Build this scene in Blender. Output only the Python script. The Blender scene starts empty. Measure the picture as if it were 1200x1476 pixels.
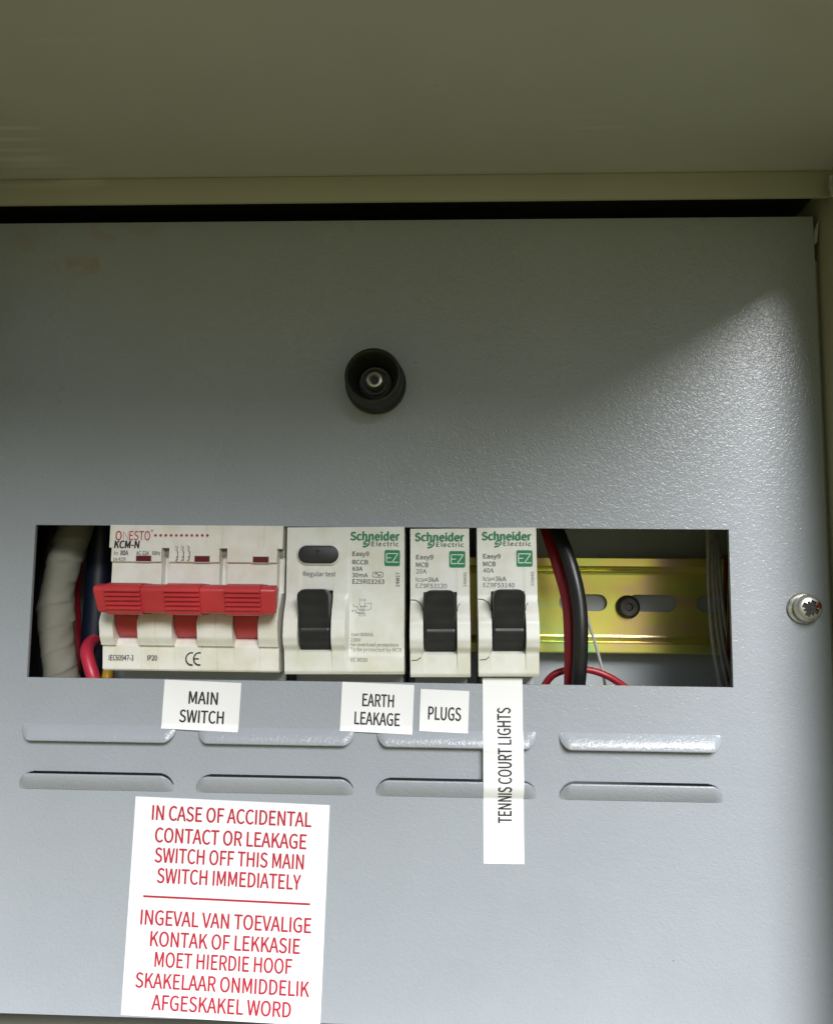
import bpy, bmesh, math, random
from mathutils import Vector, Euler

random.seed(7)
R = math.radians
MM = 0.001
scene = bpy.context.scene
COL = scene.collection

# ------------------------------------------------------------------ camera
CAM_LOC = Vector((23.0627, -252.6336, 3.1612))        # millimetres
CAM_ROT = Euler((1.6730, -0.0101, 0.0397), 'XYZ')
FPX = 1156.27                                          # focal length in photo pixels
cam_d = bpy.data.cameras.new('camera')
cam = bpy.data.objects.new('camera', cam_d)
COL.objects.link(cam)
cam.location = CAM_LOC * MM
cam.rotation_euler = CAM_ROT
cam_d.sensor_fit = 'VERTICAL'
cam_d.sensor_height = 36.0
cam_d.sensor_width = 36.0
cam_d.lens = 36.0 * FPX / 1476.0
cam_d.clip_start = 0.005
cam_d.clip_end = 500.0
scene.camera = cam

# ------------------------------------------------------------------ sky, sun, exposure
SUN_AZ, SUN_EL = 19, 33 # degrees right of straight out of the box, above the horizon
world = bpy.data.worlds.new('World')
scene.world = world
world.use_nodes = True
wn = world.node_tree
wn.nodes.clear()
w_out = wn.nodes.new('ShaderNodeOutputWorld')
w_bg = wn.nodes.new('ShaderNodeBackground')
w_sky = wn.nodes.new('ShaderNodeTexSky')
w_sky.sky_type = 'NISHITA'
w_sky.sun_disc = False
w_sky.sun_elevation = R(SUN_EL)
w_sky.sun_rotation = R(180 - SUN_AZ)
w_sky.air_density = 1.0
w_sky.dust_density = 1.0
w_sky.ozone_density = 1.5
w_bg.inputs['Strength'].default_value = 0.055
wn.links.new(w_sky.outputs[0], w_bg.inputs[0])
wn.links.new(w_bg.outputs[0], w_out.inputs[0])

sun_d = bpy.data.lights.new('sun', 'SUN')
sun_d.energy = 4.8
sun_d.angle = R(29)
sun_d.color = (1.0, 0.997, 0.99)
sun = bpy.data.objects.new('sun', sun_d)
COL.objects.link(sun)
sdir = Vector((math.sin(R(SUN_AZ)) * math.cos(R(SUN_EL)), -math.cos(R(SUN_AZ)) * math.cos(R(SUN_EL)), math.sin(R(SUN_EL))))
sun.rotation_euler = sdir.to_track_quat('Z', 'Y').to_euler()
sun.location = sdir * 2

vs = scene.view_settings
scene.display_settings.display_device = 'sRGB'
vs.view_transform = 'Standard'
vs.look = 'None'
vs.gamma = 1.0
vs.use_curve_mapping = False
vs.exposure = 0.28

# ------------------------------------------------------------------ measuring helpers
_ROT = CAM_ROT.to_matrix()


def at(px, py, Y=0.0):
    """x, z in mm of a measured photo point lying on the plane at depth Y (mm)."""
    d = _ROT @ Vector(((px - 600) / FPX, -(py - 738) / FPX, -1.0))
    t = (Y - CAM_LOC.y) / d.y
    p = CAM_LOC + d * t
    return p.x, p.z


# ------------------------------------------------------------------ object helpers
def tag(o, label=None, cat=None, group=None, kind=None):
    if label: o['label'] = label
    if cat: o['category'] = cat
    if group: o['group'] = group
    if kind: o['kind'] = kind
    return o


def empty(name, loc):
    o = bpy.data.objects.new(name, None)
    COL.objects.link(o)
    o.location = Vector(loc) * MM
    o.empty_display_size = 0.01
    return o


def world_loc(o):
    v = Vector((0, 0, 0))
    while o is not None:
        v = v + o.location
        o = o.parent
    return v


def link_mesh(name, me, mat, parent=None, smooth=None, origin=None):
    """me has vertices in scene mm; they become metres relative to the parent/origin."""
    off = world_loc(parent) if parent is not None else (Vector(origin) * MM if origin else Vector((0, 0, 0)))
    for v in me.vertices:
        v.co = v.co * MM - off
    o = bpy.data.objects.new(name, me)
    COL.objects.link(o)
    if parent is not None:
        o.parent = parent
    else:
        o.location = off
    if mat is not None:
        me.materials.append(mat)
    if smooth is not None:
        for p in me.polygons:
            p.use_smooth = True
        me.set_sharp_from_angle(angle=R(smooth))
    return o


class MB:
    """collects geometry in millimetres; build() links it as one mesh object"""

    def __init__(self):
        self.v, self.f = [], []

    def add(self, vs_, fs_):
        n = len(self.v)
        self.v += [tuple(p) for p in vs_]
        self.f += [tuple(i + n for i in f) for f in fs_]
        return self

    def box(self, x0, x1, y0, y1, z0, z1):
        vs_ = [(x, y, z) for x in (x0, x1) for y in (y0, y1) for z in (z0, z1)]
        return self.add(vs_, [(0, 1, 3, 2), (4, 6, 7, 5), (0, 4, 5, 1), (2, 3, 7, 6), (0, 2, 6, 4), (1, 5, 7, 3)])

    def prism_x(self, prof, x0, x1, taper=None):
        """profile of (Y, z) pairs swept along x"""
        n = len(prof)
        a = [(x0, p[0], p[1]) for p in prof]
        b = [(x1, p[0], p[1]) for p in prof]
        fs_ = [(i, (i + 1) % n, n + (i + 1) % n, n + i) for i in range(n)]
        fs_ += [tuple(range(n - 1, -1, -1)), tuple(range(n, 2 * n))]
        return self.add(a + b, fs_)

    def prism_y(self, prof, y0, y1):
        n = len(prof)
        a = [(p[0], y0, p[1]) for p in prof]
        b = [(p[0], y1, p[1]) for p in prof]
        fs_ = [(i, n + i, n + (i + 1) % n, (i + 1) % n) for i in range(n)]
        fs_ += [tuple(range(n)), tuple(range(2 * n - 1, n - 1, -1))]
        return self.add(a + b, fs_)

    def lathe_y(self, cx, cz, prof, seg=48):
        """profile of (radius, Y) pairs spun about an axis along Y"""
        vs_, fs_ = [], []
        n = len(prof)
        for k in range(seg):
            a = 2 * math.pi * k / seg
            for r, y in prof:
                vs_.append((cx + r * math.cos(a), y, cz + r * math.sin(a)))
        for k in range(seg):
            k2 = (k + 1) % seg
            for i in range(n - 1):
                fs_.append((k * n + i, k * n + i + 1, k2 * n + i + 1, k2 * n + i))
        return self.add(vs_, fs_)

    def tube(self, pts, rad, seg=16, steps=10, rfun=None):
        path = catmull(pts, steps)
        n = len(path)
        vs_, fs_ = [], []
        up = Vector((0.13, 0.97, 0.2))
        s_len = 0.0
        for i, p in enumerate(path):
            t = (path[min(i + 1, n - 1)] - path[max(i - 1, 0)]).normalized()
            a = t.cross(up).normalized()
            b = t.cross(a).normalized()
            up = -b if b.dot(up) < 0 else b
            up = (up - t * up.dot(t)).normalized()
            a = t.cross(up).normalized()
            if i: s_len += (path[i] - path[i - 1]).length
            for k in range(seg):
                th = 2 * math.pi * k / seg
                r = rad if rfun is None else rfun(s_len, th)
                vs_.append(p + (a * math.cos(th) + up * math.sin(th)) * r)
        for i in range(n - 1):
            for k in range(seg):
                k2 = (k + 1) % seg
                fs_.append((i * seg + k, i * seg + k2, (i + 1) * seg + k2, (i + 1) * seg + k))
        fs_.append(tuple(range(seg - 1, -1, -1)))
        fs_.append(tuple(range((n - 1) * seg, n * seg)))
        return self.add(vs_, fs_)

    def ribbon(self, pts, w, surf, lift=0.06, closed=False):
        """flat stroke through (x, z) points, lying on the surface surf(x, z)"""
        n = len(pts)
        L, Rr = [], []
        for i in range(n):
            if closed:
                p0, p1 = pts[(i - 1) % n], pts[(i + 1) % n]
            else:
                p0, p1 = pts[max(i - 1, 0)], pts[min(i + 1, n - 1)]
            dx, dz = p1[0] - p0[0], p1[1] - p0[1]
            l = math.hypot(dx, dz) or 1.0
            nx, nz = -dz / l * w / 2, dx / l * w / 2
            for lst, s in ((L, 1), (Rr, -1)):
                x, z = pts[i][0] + s * nx, pts[i][1] + s * nz
                lst.append((x, surf(x, z) - lift, z))
        m = n if closed else n - 1
        return self.add(L + Rr, [(i, n + i, n + (i + 1) % n, (i + 1) % n) for i in range(m)])

    def flat(self, poly, surf, lift=0.06):
        vs_ = [(x, surf(x, z) - lift, z) for x, z in poly]
        return self.add(vs_, [tuple(range(len(poly)))])

    def build(self, name, mat, parent=None, bevel=0.0, seg=2, smooth=40, origin=None, angle=30):
        me = bpy.data.meshes.new(name)
        me.from_pydata(self.v, [], self.f)
        bm = bmesh.new()
        bm.from_mesh(me)
        bmesh.ops.remove_doubles(bm, verts=bm.verts, dist=1e-5)
        bmesh.ops.recalc_face_normals(bm, faces=bm.faces)
        if bevel > 0:
            es = [e for e in bm.edges if e.is_manifold and e.calc_face_angle(0) > R(angle)]
            bmesh.ops.bevel(bm, geom=es, offset=bevel, segments=seg, profile=0.5, affect='EDGES', clamp_overlap=True)
        bm.to_mesh(me)
        bm.free()
        return link_mesh(name, me, mat, parent, smooth, origin)


def catmull(pts, steps=10):
    P = [Vector(p) for p in pts]
    P = [P[0] * 2 - P[1]] + P + [P[-1] * 2 - P[-2]]
    out = []
    for i in range(1, len(P) - 2):
        for s in range(steps):
            t = s / steps
            a, b, c, d = P[i - 1], P[i], P[i + 1], P[i + 2]
            out.append(0.5 * ((2 * b) + (c - a) * t + (2 * a - 5 * b + 4 * c - d) * t * t + (3 * b - a - 3 * c + d) * t ** 3))
    out.append(P[-2])
    return out


def rrect(x0, x1, z0, z1, r, n=6, corners=(1, 1, 1, 1)):
    """rounded rectangle; corners: bottom-left, bottom-right, top-right, top-left"""
    out = []
    cs = [(x0, z0, 180, 1, 1), (x1, z0, 270, -1, 1), (x1, z1, 0, -1, -1), (x0, z1, 90, 1, -1)]
    for on, (cx, cz, a0, sx, sz) in zip(corners, cs):
        if not on:
            out.append((cx, cz))
            continue
        for k in range(n + 1):
            a = R(a0 + 90 * k / n)
            out.append((cx + sx * r + r * math.cos(a), cz + sz * r + r * math.sin(a)))
    return out


def arc(cx, cz, rx, rz, a0, a1, n=14):
    return [(cx + rx * math.cos(R(a0 + (a1 - a0) * k / n)), cz + rz * math.sin(R(a0 + (a1 - a0) * k / n))) for k in range(n + 1)]


def lerp_prof(prof):
    """smooth piecewise function from (z, Y) pairs in falling z"""
    def f(z):
        if z >= prof[0][0]: return prof[0][1]
        for (a, ya), (b, yb) in zip(prof, prof[1:]):
            if z >= b:
                t = (a - z) / (a - b)
                t = t * t * (3 - 2 * t) * 0.5 + t * 0.5
                return ya + (yb - ya) * t
        return prof[-1][1]
    return f


def smooth01(t):
    t = max(0.0, min(1.0, t))
    return t * t * (3 - 2 * t)


def lines(lo, hi, step, feats=(), eps=0.12):
    n = max(2, int(round((hi - lo) / step)))
    s = {round(lo + (hi - lo) * i / n, 3) for i in range(n + 1)}
    for f in feats:
        s = {v for v in s if abs(v - f) > eps * 1.4 or v in (lo, hi)}
    for f in feats:
        for d in (-eps, eps):
            if lo < f + d < hi: s.add(round(f + d, 3))
    return sorted(s | {lo, hi})


def heightfield(mb, xs, zs, f, yback, T=lambda x, z: (x, z)):
    nx, nz = len(xs), len(zs)
    vs_, fs_ = [], []
    for x in xs:
        for z in zs:
            X, Z = T(x, z)
            vs_.append((X, f(x, z), Z))
    for i in range(nx - 1):
        for k in range(nz - 1):
            fs_.append((i * nz + k, (i + 1) * nz + k, (i + 1) * nz + k + 1, i * nz + k + 1))
    ring = [(i, 0) for i in range(nx)] + [(nx - 1, k) for k in range(1, nz)] + [(i, nz - 1) for i in range(nx - 2, -1, -1)] + [(0, k) for k in range(nz - 2, 0, -1)]
    b0 = len(vs_)
    for i, k in ring:
        v = vs_[i * nz + k]
        vs_.append((v[0], yback, v[2]))
    m = len(ring)
    for j in range(m):
        a, b = ring[j], ring[(j + 1) % m]
        fs_.append((a[0] * nz + a[1], b0 + j, b0 + (j + 1) % m, b[0] * nz + b[1]))
    fs_.append(tuple(range(b0, b0 + m)))
    return mb.add(vs_, fs_)


# ------------------------------------------------------------------ lettering
# outlines of the letters used, in thousandths of an em: character -> (advance, contours)
GLYPHS = {
    ' ': (220, ''),
    '-': (340, '45,240 296,240 296,309 45,309'),
    '/': (384, '11,-175 76,-175 370,778 305,778'),
    '0': (544, '273,-13 365,10 435,80 480,197 496,362 480,525 435,640 365,709 273,731 180,709 109,640 65,525 49,362 65,197 109,80 180,10;273,60 217,77 173,132 145,226 135,362 145,497 173,590 217,644 273,661 328,644 372,590 400,497 410,362 400,226 372,132 328,77'),
    '1': (544, '86,0 480,0 480,75 336,75 336,719 268,719 237,703 202,689 163,677 119,668 119,611 247,611 247,75 86,75'),
    '2': (544, '43,0 495,0 495,77 296,77 178,71 294,188 383,301 440,412 461,521 446,607 404,674 338,716 251,731 188,724 133,703 84,670 39,626 91,575 123,609 159,635 198,653 240,659 299,648 340,619 364,574 373,517 353,420 292,312 190,191 43,53'),
    '3': (544, '258,-13 348,1 422,42 471,106 489,192 477,260 445,313 397,351 337,375 337,379 389,405 430,443 456,492 465,552 449,628 405,684 339,719 255,731 196,725 144,707 97,680 55,646 103,589 135,617 171,639 210,654 252,659 303,651 341,628 365,592 374,545 363,491 330,447 268,418 175,408 175,339 280,329 349,300 387,254 398,195 387,140 357,98 311,71 252,62 196,69 149,87 109,113 75,144 28,86 68,49 119,17 181,-5'),
    '4': (544, '333,0 418,0 418,198 514,198 514,270 418,270 418,719 319,719 20,257 20,198 333,198;333,270 113,270 276,515 334,621 338,621 333,490'),
    '5': (544, '257,-13 345,4 420,51 472,129 492,233 475,336 428,408 359,449 275,463 245,461 218,455 192,446 168,434 186,642 457,642 457,719 108,719 84,383 132,353 162,371 190,384 219,392 252,395 313,384 360,352 390,300 401,231 389,161 356,107 308,74 248,62 191,68 144,86 104,111 72,141 26,82 67,47 118,17 180,-5'),
    '6': (544, '295,-13 375,4 440,52 485,125 502,221 488,320 448,390 384,432 302,446 259,440 216,423 175,396 139,360 156,500 196,592 254,643 325,658 357,654 387,643 415,626 438,603 489,658 456,688 418,711 373,726 321,731 220,710 136,643 77,523 55,343 73,187 124,76 200,9;141,288 178,331 215,359 252,375 287,379 344,368 385,336 409,286 417,221 407,154 382,102 343,69 295,58 234,73 188,117 157,189'),
    '7': (544, '194,0 287,0 301,192 334,357 396,509 498,665 498,719 48,719 48,642 397,642 308,497 247,350 211,188'),
    '8': (544, '275,-13 366,2 437,41 483,100 499,173 489,239 462,291 424,331 378,362 378,367 411,397 442,438 465,486 474,540 460,616 421,676 359,715 276,729 199,716 136,679 94,621 79,547 87,494 108,450 139,412 176,381 176,377 128,345 86,301 56,245 45,178 62,102 110,41 182,2;324,390 262,417 210,449 174,491 161,547 169,595 193,631 229,654 275,663 327,653 365,626 389,585 397,535 392,496 378,459 355,424;275,54 216,64 168,91 136,133 125,186 132,235 152,279 184,318 224,349 296,318 357,283 398,238 414,175 404,126 376,88 332,63'),
    '9': (544, '230,-13 328,9 411,80 469,204 491,390 473,540 422,646 345,710 249,731 170,715 104,667 60,594 43,498 57,400 97,330 160,287 241,273 286,279 330,296 371,324 407,360 389,219 349,127 293,77 227,62 193,66 161,76 131,94 106,117 57,61 90,32 129,8 176,-7;406,435 369,391 331,362 293,345 256,339 200,351 160,383 136,433 127,498 137,565 163,617 201,650 250,662 311,647 358,604 390,533'),
    '=': (544, '37,446 508,446 508,513 37,513;37,211 508,211 508,277 37,277'),
    'A': (596, '4,0 95,0 165,220 427,220 496,0 592,0 348,719 247,719;187,291 223,402 294,645 298,645 371,402 405,291'),
    'B': (644, '99,0 327,0 438,13 524,52 580,118 600,211 589,277 559,327 513,362 454,382 454,387 499,411 532,446 552,492 559,543 541,624 490,678 412,709 312,719 99,719;189,414 189,647 300,647 374,641 427,621 459,585 470,531 460,482 429,445 375,422 296,414;189,73 189,343 315,343 399,335 460,312 498,272 511,214 498,151 459,107 397,81 315,73'),
    'C': (625, '370,-13 435,-6 494,14 545,46 590,90 540,148 504,114 465,88 422,72 374,67 281,87 210,146 166,239 150,362 166,483 213,574 284,632 376,652 420,647 459,633 493,612 524,584 573,643 537,676 491,705 437,724 375,731 249,706 148,632 81,515 57,359 80,202 146,86 245,13'),
    'D': (674, '99,0 282,0 426,25 531,96 595,209 617,362 595,514 530,626 424,695 278,719 99,719;189,75 189,645 271,645 382,626 461,572 508,483 524,362 508,240 461,150 382,94 271,75'),
    'E': (577, '99,0 524,0 524,77 189,77 189,339 462,339 462,417 189,417 189,642 513,642 513,719 99,719'),
    'F': (541, '99,0 189,0 189,323 464,323 464,399 189,399 189,642 513,642 513,719 99,719'),
    'G': (675, '381,-13 450,-6 511,11 562,37 603,71 603,373 367,373 367,297 520,297 520,109 495,91 463,78 428,70 390,67 288,87 212,146 166,239 150,362 167,483 215,574 291,632 389,652 439,647 480,632 515,611 544,584 593,643 558,675 512,703 455,724 386,731 255,706 150,632 82,515 57,359 81,202 148,86 251,13'),
    'H': (714, '99,0 189,0 189,339 525,339 525,0 616,0 616,719 525,719 525,418 189,418 189,719 99,719'),
    'I': (287, '99,0 189,0 189,719 99,719'),
    'K': (633, '99,0 189,0 189,227 313,375 528,0 629,0 370,446 595,719 492,719 191,358 189,358 189,719 99,719'),
    'L': (532, '99,0 504,0 504,77 189,77 189,719 99,719'),
    'M': (796, '99,0 180,0 180,398 179,448 177,504 173,559 169,610 173,610 230,446 367,73 427,73 563,446 621,610 625,610 621,559 617,504 614,448 613,398 613,0 697,0 697,719 588,719 451,334 401,184 397,184 345,334 208,719 99,719'),
    'N': (709, '99,0 184,0 184,377 183,434 180,491 177,547 174,602 177,602 255,454 517,0 610,0 610,719 524,719 524,345 525,288 528,230 532,173 536,118 531,118 454,266 191,719 99,719'),
    'O': (727, '364,-13 488,13 585,88 648,206 671,362 648,517 585,633 488,706 364,731 240,706 143,633 79,517 57,362 79,206 143,88 240,13;364,67 276,88 208,147 165,240 150,362 165,483 208,574 276,632 364,652 452,632 519,574 562,483 577,362 562,240 519,147 452,88'),
    'P': (621, '99,0 189,0 189,286 308,286 416,300 499,340 553,409 573,508 553,607 499,672 414,708 304,719 99,719;189,360 189,645 292,645 375,638 435,616 470,574 482,508 471,441 437,395 379,368 296,360'),
    'R': (623, '189,377 189,645 310,645 385,638 439,617 473,577 484,518 473,456 439,412 385,386 310,377;493,0 595,0 413,315 479,340 530,383 563,442 575,518 556,612 504,674 424,708 324,719 99,719 99,0 189,0 189,305 319,305'),
    'S': (584, '298,-13 399,3 476,47 525,111 542,191 531,261 499,314 452,353 394,383 292,427 250,446 211,470 183,503 173,548 182,591 209,624 252,645 307,652 354,647 397,634 436,613 471,585 518,643 476,679 425,707 369,725 307,731 216,717 145,678 97,618 80,541 94,472 128,420 176,383 226,357 329,312 377,289 415,264 441,231 450,183 440,136 410,99 363,75 299,67 244,73 191,91 143,119 101,156 47,93 98,49 157,16 224,-5'),
    'T': (587, '248,0 339,0 339,642 557,642 557,719 30,719 30,642 248,642'),
    'U': (707, '354,-13 456,3 538,55 592,151 612,296 612,719 525,719 525,294 511,186 475,116 421,78 354,67 288,78 235,116 199,186 186,294 186,719 96,719 96,296 116,151 170,55 252,3'),
    'V': (564, '230,0 335,0 564,719 472,719 356,329 286,92 282,92 213,329 96,719 1,719'),
    'W': (861, '177,0 285,0 392,433 428,597 432,597 468,433 576,0 686,0 834,719 748,719 671,327 631,94 625,94 575,327 475,719 391,719 292,327 241,94 237,94 194,327 119,719 25,719'),
    'Y': (521, '215,0 305,0 305,278 522,719 427,719 335,516 263,358 259,358 188,516 95,719 -1,719 215,278'),
    'Z': (591, '49,0 545,0 545,77 161,77 540,665 540,719 83,719 83,642 428,642 49,55'),
    'a': (552, '213,-13 261,-7 306,10 349,34 389,64 392,64 400,0 474,0 474,327 463,417 430,486 373,531 289,546 227,540 170,523 121,501 80,476 115,415 149,436 187,454 229,467 275,472 328,460 362,430 379,387 384,337 238,312 136,272 77,215 58,138 70,74 102,27 151,-3;238,60 201,64 171,79 151,105 144,144 156,191 197,229 271,258 384,277 384,129 347,99 311,77 275,64'),
    'b': (606, '325,-13 412,6 486,62 537,153 556,275 542,386 501,472 435,527 344,546 300,540 256,524 215,501 176,472 180,567 180,780 90,780 90,0 162,0 170,55 174,55 210,27 248,5 287,-8;310,63 281,66 249,75 215,92 180,118 180,398 217,429 253,452 288,466 322,471 387,456 430,417 455,354 463,274 451,185 419,119 371,77'),
    'c': (500, '300,-13 347,-8 392,5 434,26 473,54 433,115 407,94 376,77 343,66 308,62 241,76 189,118 155,182 143,266 156,349 191,414 244,456 311,471 340,467 368,458 393,443 417,425 462,483 432,507 396,527 355,541 307,546 209,527 127,472 72,384 51,266 70,148 123,60 202,6'),
    'd': (608, '272,-13 318,-7 361,10 400,34 433,63 436,63 444,0 518,0 518,780 427,780 427,575 432,484 398,510 363,530 326,542 282,546 195,527 122,471 71,382 52,266 68,147 112,60 181,6;291,63 229,77 183,117 154,181 144,267 156,350 189,414 238,456 298,471 331,468 363,458 395,440 427,415 427,135 394,103 361,81 327,67'),
    'e': (543, '306,-13 357,-9 403,3 444,20 480,41 449,101 419,83 387,70 353,62 316,59 246,72 192,109 155,168 139,245 498,245 502,296 488,399 447,478 380,528 289,546 201,527 125,471 71,383 51,266 71,148 125,61 206,6;138,309 156,379 190,431 237,464 291,475 347,464 389,432 415,380 424,309'),
    'g': (553, '270,-245 381,-230 466,-190 520,-131 539,-61 527,-4 493,36 435,58 354,66 249,66 204,70 176,82 160,100 156,124 158,144 166,160 177,174 190,187 209,179 229,174 249,170 269,169 345,182 407,219 449,277 464,354 461,387 452,417 438,443 421,464 529,464 529,532 344,532 329,538 311,542 291,545 269,546 192,533 129,495 86,435 70,356 76,310 91,271 113,238 139,213 139,209 118,191 99,169 86,141 80,110 84,81 94,57 109,37 128,23 128,18 95,-8 70,-37 55,-69 50,-103 66,-164 111,-208 181,-236;269,229 225,238 189,264 165,303 156,356 165,408 189,448 225,472 269,480 313,472 349,448 374,408 382,356 373,303 349,264 312,238;282,-183 217,-177 169,-158 139,-129 128,-90 131,-67 141,-44 158,-21 182,0 200,-4 218,-6 235,-7 251,-8 343,-8 390,-11 424,-23 444,-44 451,-75 439,-116 405,-150 352,-174'),
    'h': (595, '90,0 180,0 180,386 218,422 252,447 287,463 325,468 371,459 402,434 421,390 426,325 426,0 516,0 516,337 506,427 476,492 426,532 353,546 302,539 256,520 215,491 176,457 180,567 180,780 90,780'),
    'i': (270, '90,0 180,0 180,532 90,532;135,642 160,646 178,658 191,677 195,702 191,725 178,744 160,756 135,760 111,756 93,744 81,725 76,702 81,677 93,658 111,646'),
    'k': (541, '90,0 178,0 178,140 278,257 434,0 531,0 330,318 508,532 408,532 182,252 178,252 178,780 90,780'),
    'l': (278, '184,-13 215,-10 236,-5 224,64 205,62 188,71 180,100 180,780 90,780 90,106 96,55 112,18 141,-5'),
    'm': (908, '90,0 180,0 180,386 216,422 250,448 283,463 314,468 358,459 389,434 407,390 413,325 413,0 502,0 502,386 538,422 572,448 605,463 636,468 680,459 711,434 729,390 735,325 735,0 825,0 825,337 815,427 785,492 735,532 664,546 616,539 572,518 529,485 487,444 467,487 437,519 395,539 340,546 294,539 251,520 211,491 175,455 173,455 164,532 90,532'),
    'n': (598, '90,0 180,0 180,386 218,422 252,447 287,463 325,468 371,459 402,434 421,390 426,325 426,0 516,0 516,337 506,427 476,492 426,532 353,546 301,539 255,520 213,491 175,455 173,455 164,532 90,532'),
    'o': (594, '297,-13 391,6 469,60 523,148 543,266 523,384 469,472 391,527 297,546 204,527 125,472 71,384 51,266 71,148 125,60 204,6;297,62 234,76 186,118 154,182 143,266 154,349 186,414 234,456 297,471 360,456 409,414 441,349 452,266 441,182 409,118 360,76'),
    'p': (608, '90,-225 180,-225 180,-44 177,49 214,22 251,3 288,-9 325,-13 412,6 486,62 537,153 556,275 542,386 501,472 435,527 344,546 298,540 254,523 213,499 175,471 173,471 164,532 90,532;310,63 281,66 250,75 216,92 180,118 180,398 218,429 254,452 288,466 322,471 387,456 430,417 455,354 463,274 451,185 419,119 371,77'),
    'r': (380, '90,0 180,0 180,342 210,400 244,438 279,459 314,466 342,463 366,457 382,534 356,544 325,546 282,538 242,516 206,481 175,435 173,435 164,532 90,532'),
    's': (459, '229,-13 313,0 373,34 410,84 423,145 408,209 371,253 319,283 261,307 218,324 181,343 156,367 146,399 152,429 170,454 201,470 245,476 279,473 309,463 338,448 366,429 409,485 375,509 336,528 292,541 244,546 166,534 109,502 73,454 61,395 75,336 110,294 160,264 216,241 259,224 299,203 327,176 337,140 331,108 311,81 279,63 232,57 187,61 147,74 110,95 75,121 31,61 73,32 121,8 174,-7'),
    't': (370, '257,-13 282,-11 307,-7 332,0 356,7 338,75 324,69 309,64 293,61 277,60 239,67 213,87 199,119 195,162 195,460 340,460 340,532 195,532 195,682 121,682 111,532 26,527 26,460 106,460 106,165 114,92 139,36 186,0'),
    'u': (595, '246,-13 297,-6 342,14 383,44 422,83 425,83 431,0 506,0 506,532 417,532 417,155 380,114 346,86 311,70 273,65 227,73 196,98 178,142 173,206 173,532 82,532 82,195 92,105 122,40 173,1'),
    'v': (511, '205,0 310,0 498,532 410,532 309,229 260,73 255,73 206,229 106,532 13,532'),
    'w': (786, '175,0 278,0 354,285 390,440 395,440 431,287 508,0 617,0 761,532 675,532 597,225 565,76 560,76 523,225 439,532 352,532 269,225 233,76 228,76 197,225 118,532 26,532'),
    'y': (511, '99,-229 170,-215 224,-176 266,-118 298,-45 498,532 411,532 315,237 272,86 267,86 214,237 106,532 13,532 226,-1 215,-41 195,-87 169,-123 136,-147 95,-156 73,-153 54,-147 36,-219 50,-223 65,-227 81,-229'),
    'z': (466, '34,0 437,0 437,73 147,73 428,484 428,532 65,532 65,460 315,460 34,48'),
}


_tri_cache = {}


def glyph_tris(ch):
    """triangles of one letter, filled by a flat curve"""
    if ch not in _tri_cache:
        adv, src = GLYPHS[ch]
        tris = []
        if src:
            cu = bpy.data.curves.new('lettering', 'CURVE')
            cu.dimensions = '2D'
            cu.fill_mode = 'FRONT'
            for c in src.split(';'):
                pts = [tuple(map(float, p.split(','))) for p in c.split(' ')]
                sp = cu.splines.new('POLY')
                sp.points.add(len(pts) - 1)
                for q, p in zip(sp.points, pts): q.co = (p[0] / 1000, p[1] / 1000, 0, 1)
                sp.use_cyclic_u = True
            ob = bpy.data.objects.new('lettering', cu)
            COL.objects.link(ob)
            dg = bpy.context.evaluated_depsgraph_get()
            dg.update()
            me = bpy.data.meshes.new_from_object(ob.evaluated_get(dg))
            me.calc_loop_triangles()
            tris = [tuple(me.vertices[i].co.xy.copy() for i in t.vertices) for t in me.loop_triangles]
            bpy.data.objects.remove(ob)
            bpy.data.curves.remove(cu)
            bpy.data.meshes.remove(me)
        _tri_cache[ch] = (adv / 1000, tris)
    return _tri_cache[ch]


CAP = max(float(p.split(',')[1]) for p in GLYPHS['H'][1].split(' ')) / 1000


def put_text(mb, body, cx, cz, width, cap, surf, rot=0.0, bold=0.0, spacing=1.0, shear=0.0, lift=0.06, fine=None):
    """text whose ink box is `width` wide, capitals `cap` tall, middle of the capitals at (cx, cz); rot degrees clockwise"""
    tris, pen = [], 0.0
    for ch in body:
        adv, t = glyph_tris(ch)
        tris += [[(p.x + pen + shear * p.y, p.y) for p in q] for q in t]
        pen += adv * spacing if ch != ' ' else adv
    x0 = min(p[0] for q in tris for p in q) - bold
    x1 = max(p[0] for q in tris for p in q) + bold
    sx, sz = width / (x1 - x0), cap / CAP
    c, s = math.cos(R(rot)), math.sin(R(rot))
    passes = [(0, 0)] if not bold else [(-bold, 0), (bold, 0), (0, bold * 0.45), (0, -bold * 0.45)]
    for n_, (dx, dz) in enumerate(passes):
        for q in tris:
            todo = [tuple(((p[0] + dx - (x0 + x1) / 2) * sx, (p[1] + dz) * sz - cap / 2) for p in q)]
            while todo:
                A, B, C = todo.pop()
                if fine:
                    ls = [math.dist(A, B), math.dist(B, C), math.dist(C, A)]
                    m = max(ls)
                    if m > fine:
                        k = ls.index(m)
                        P = [A, B, C][k:] + [A, B, C][:k]
                        h = ((P[0][0] + P[1][0]) / 2, (P[0][1] + P[1][1]) / 2)
                        todo += [(P[0], h, P[2]), (h, P[1], P[2])]
                        continue
                out = []
                for u, w in (A, B, C):
                    x, z = cx + u * c + w * s, cz - u * s + w * c
                    out.append((x, surf(x, z) - lift - 0.006 * n_, z))
                mb.add(out, [(0, 1, 2)])


def px_text(mb, body, x0, x1, ytop, ybase, Y, surf=None, **kw):
    """same, from the ink box measured on the photo"""
    xa, za = at(x0, (ytop + ybase) / 2, Y)
    xb, zb = at(x1, (ytop + ybase) / 2, Y)
    cap = at(x0, ytop, Y)[1] - at(x0, ybase, Y)[1]
    put_text(mb, body, (xa + xb) / 2, (za + zb) / 2, xb - xa, cap, surf or (lambda x, z: Y), **kw)


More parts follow.
